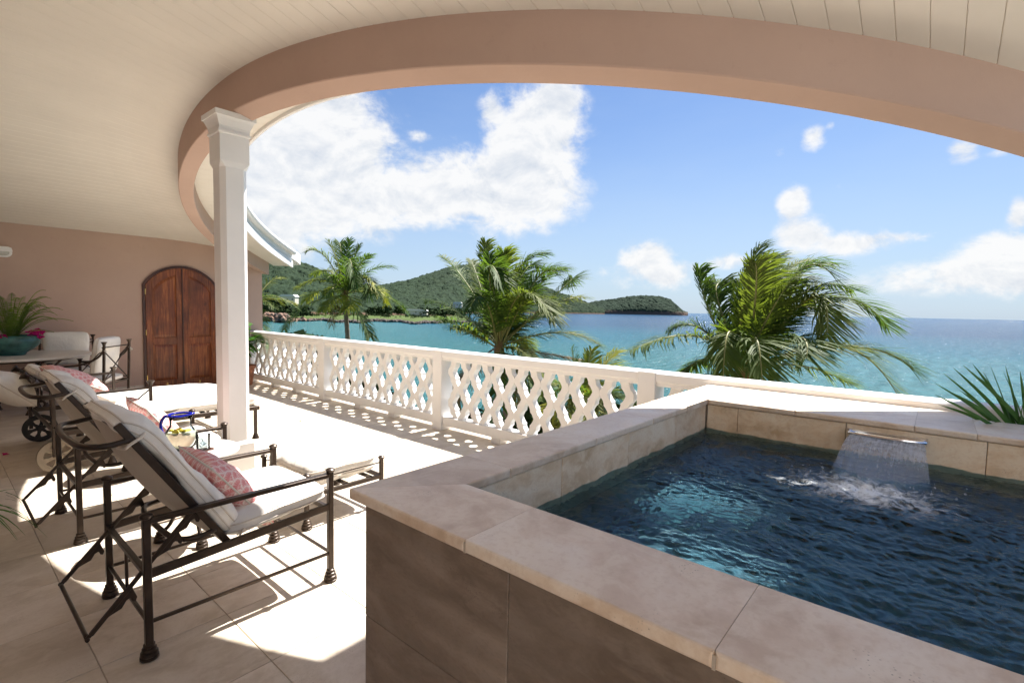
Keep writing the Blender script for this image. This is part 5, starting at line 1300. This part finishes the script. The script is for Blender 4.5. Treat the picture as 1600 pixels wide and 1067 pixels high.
palm('coconut palm with a tall bare trunk and yellowish lower fronds, left of the others', (539, 462), 25, [
    ((508, 402), (478, 393)), ((527, 410), (512, 376)), ((540, 412), (546, 374)), ((551, 412), (561, 383)), ((558, 420), (580, 398)), ((577, 424), (615, 417)),
    ((505, 437), (460, 452)), ((480, 476), (444, 516)), ((545, 405), (556, 455), -1.5, -2.2), ((566, 500), (578, 527)), ((598, 462), (636, 490)), ((572, 436), (592, 462), None or -.6, -1.2, Y_),
    ((520, 470), (505, 484), -1.0, -1.6, Y_), ((548, 470), (540, 484), -1.2, -1.8, Y_), ((585, 450), (602, 472), .6, 1.0, Y_), ((515, 425), (490, 430), .8, 1.5), ((500, 455), (478, 470), .4, .8, Y_), ((533, 395), (530, 380), .8, 1.2), ((575, 445), (570, 470), -1.0, -1.4)],
    .80, -8.0, (.6, .3), 7, 1, 2.3, .13, dead=1, wind=.15, n=64)
palm('large coconut palm with dense windblown fronds behind the middle post', (780, 545), 16, [
    ((733, 450), (690, 400)), ((712, 487), (664, 470)), ((762, 440), (759, 378)), ((753, 455), (736, 406)), ((788, 440), (787, 395)), ((815, 432), (843, 420), .6, 1.3), ((805, 432), (853, 396)),
    ((845, 445), (885, 420)), ((880, 450), (886, 444)), ((862, 480), (914, 465)), ((765, 425), (787, 450), -1.3, -2.2), ((812, 462), (858, 490), -1.3, -2.4), ((830, 470), (868, 505), -.6, -1.5),
    ((872, 520), (938, 540)), ((855, 554), (925, 566), .2, .6, PALMD), ((735, 520), (703, 512)), ((750, 480), (742, 450), .8, 1.6), ((800, 470), (822, 430), .9, 1.8), ((790, 480), (775, 440), 1.1, 2.0),
    ((720, 510), (690, 500), -.5, -1.0), ((830, 500), (880, 490), .8, 1.6), ((760, 470), (735, 480), -1.2, -2.0), ((795, 462), (825, 400), 1.2, 1.5), ((770, 450), (765, 400), -.9, -1.2), ((835, 440), (870, 430), -.9, -1.2), ((780, 590), (765, 650), -1.2, -1.8), ((830, 590), (850, 650), -1.2, -1.6), ((720, 590), (700, 640), -.6, -1.2, PALMD), ((800, 580), (815, 660), .8, 1.2, PALMD)],
    .82, -7.0, (.5, -.4), 6, 2, 2.4, .15, wind=.36, n=84, lw=.0145)
palm('broad coconut palm with windswept fronds, nearest of the palms', (1165, 590), 9.6, [
    ((1095, 527), (985, 548), -.2, -.6), ((1112, 500), (1092, 418)), ((1120, 470), (1135, 445), .3, .6), ((1160, 475), (1188, 384)), ((1185, 455), (1215, 398), .5, .9), ((1208, 448), (1306, 412), .3, .5),
    ((1240, 432), (1308, 440), -.5, -.9), ((1252, 462), (1335, 455), .4, .9), ((1290, 470), (1390, 515), .1, .3), ((1265, 468), (1292, 530), -.8, -1.5), ((1325, 545), (1428, 578), -.4, -.7), ((1300, 538), (1405, 622), -.9, -1.4),
    ((1180, 530), (1192, 612), -1.3, -1.9), ((1240, 530), (1260, 560), -1.1, -1.8), ((1140, 520), (1130, 610), -.6, -1.1), ((1160, 500), (1150, 440), .8, 1.4), ((1215, 500), (1280, 470), .9, 1.6), ((1200, 500), (1235, 440), -.7, -1.0),
    ((1180, 470), (1180, 410), -.6, -.8), ((1225, 490), (1320, 500), -.3, -.5), ((1190, 460), (1265, 405), .8, 1.2), ((1110, 560), (1060, 590), .8, 1.3), ((1240, 570), (1330, 600), .7, 1.2), ((1175, 480), (1222, 420), .1, .3), ((1215, 470), (1262, 440), .2, .5), ((1150, 540), (1105, 470), .9, 1.4),
    ((1080, 640), (1010, 660), -.4, -.6), ((1110, 650), (1050, 690), .3, .6)],
    .70, -6.2, (.3, .5), 3, 3, 1.9, .15, wind=.42, n=88, dead=2, lw=.0145)
palm('young yellow green palm showing just above the rail between two larger palms', (915, 640), 8.6, [
    ((905, 600), (893, 545), .1, .1, PALM), ((930, 590), (965, 548), .2, .4, Y_), ((915, 596), (925, 545), .3, .5, PALM), ((940, 590), (968, 575), -.2, -.4, Y_), ((895, 610), (870, 600), -.3, -.6, PALM), ((880, 630), (850, 655), -.2, -.4, Y_), ((950, 615), (990, 640), -.2, -.4, PALM), ((910, 625), (905, 690), -.5, -.8, PALM), ((935, 625), (950, 690), -.4, -.7, PALM), ((890, 650), (840, 700), -.2, -.2, Y_), ((960, 640), (1010, 690), .2, .2, PALM)],
    .50, -6.2, (.1, .1), 9, 4, 1.3, .10, wind=.2, n=44, dead=1)
palm('palm half hidden behind the end wall with one yellow tipped frond', (396, 478), 17, [
    ((418, 444), (443, 434)), ((428, 464), (468, 484), 0, .2), ((425, 468), (462, 474), .2, .4, Y_), ((385, 445), (370, 430)), ((405, 500), (412, 520)), ((380, 480), (360, 500))],
    .5, -7.5, (.2, .2), 3, 6, 1.3, .12, dead=0, wind=.1, n=34)
# clipped shrubs in the garden seen through the lattice
rr = random.Random(33)
for i, (px, py, D, s) in enumerate(((560, 640, 12.5, .9), (470, 560, 14, .8), (440, 575, 13, .9), (1010, 690, 8, .7), (840, 690, 9.5, .75), (740, 690, 11, .8))):
    p = at(px, py, D); mb = MB(); clump(mb, (0, 0, 0), s, rr, 420); t = thing('garden_shrub', ('round green garden shrub below the middle bay of the lattice', 'green garden shrub below the far bay of the lattice', 'garden shrub below the lattice beside the potted plant', 'dark garden shrub below the lattice near the pool corner', 'garden shrub below the lattice under the young palm', 'garden shrub below the lattice at the foot of the dense palm')[i], 'shrub', (p.x, p.y, -6.0), 0, 'garden shrubs below the terrace')
    mb.v = [(x, y, z+p.z+6.0) for x, y, z in mb.v]; mb.build('crown', SHRUB, t); MB().tube([(0, 0, 0), (.05, .02, (p.z+6)*.5), (0, 0, p.z+6)], .07, 7).build('trunk', TRUNK, t)
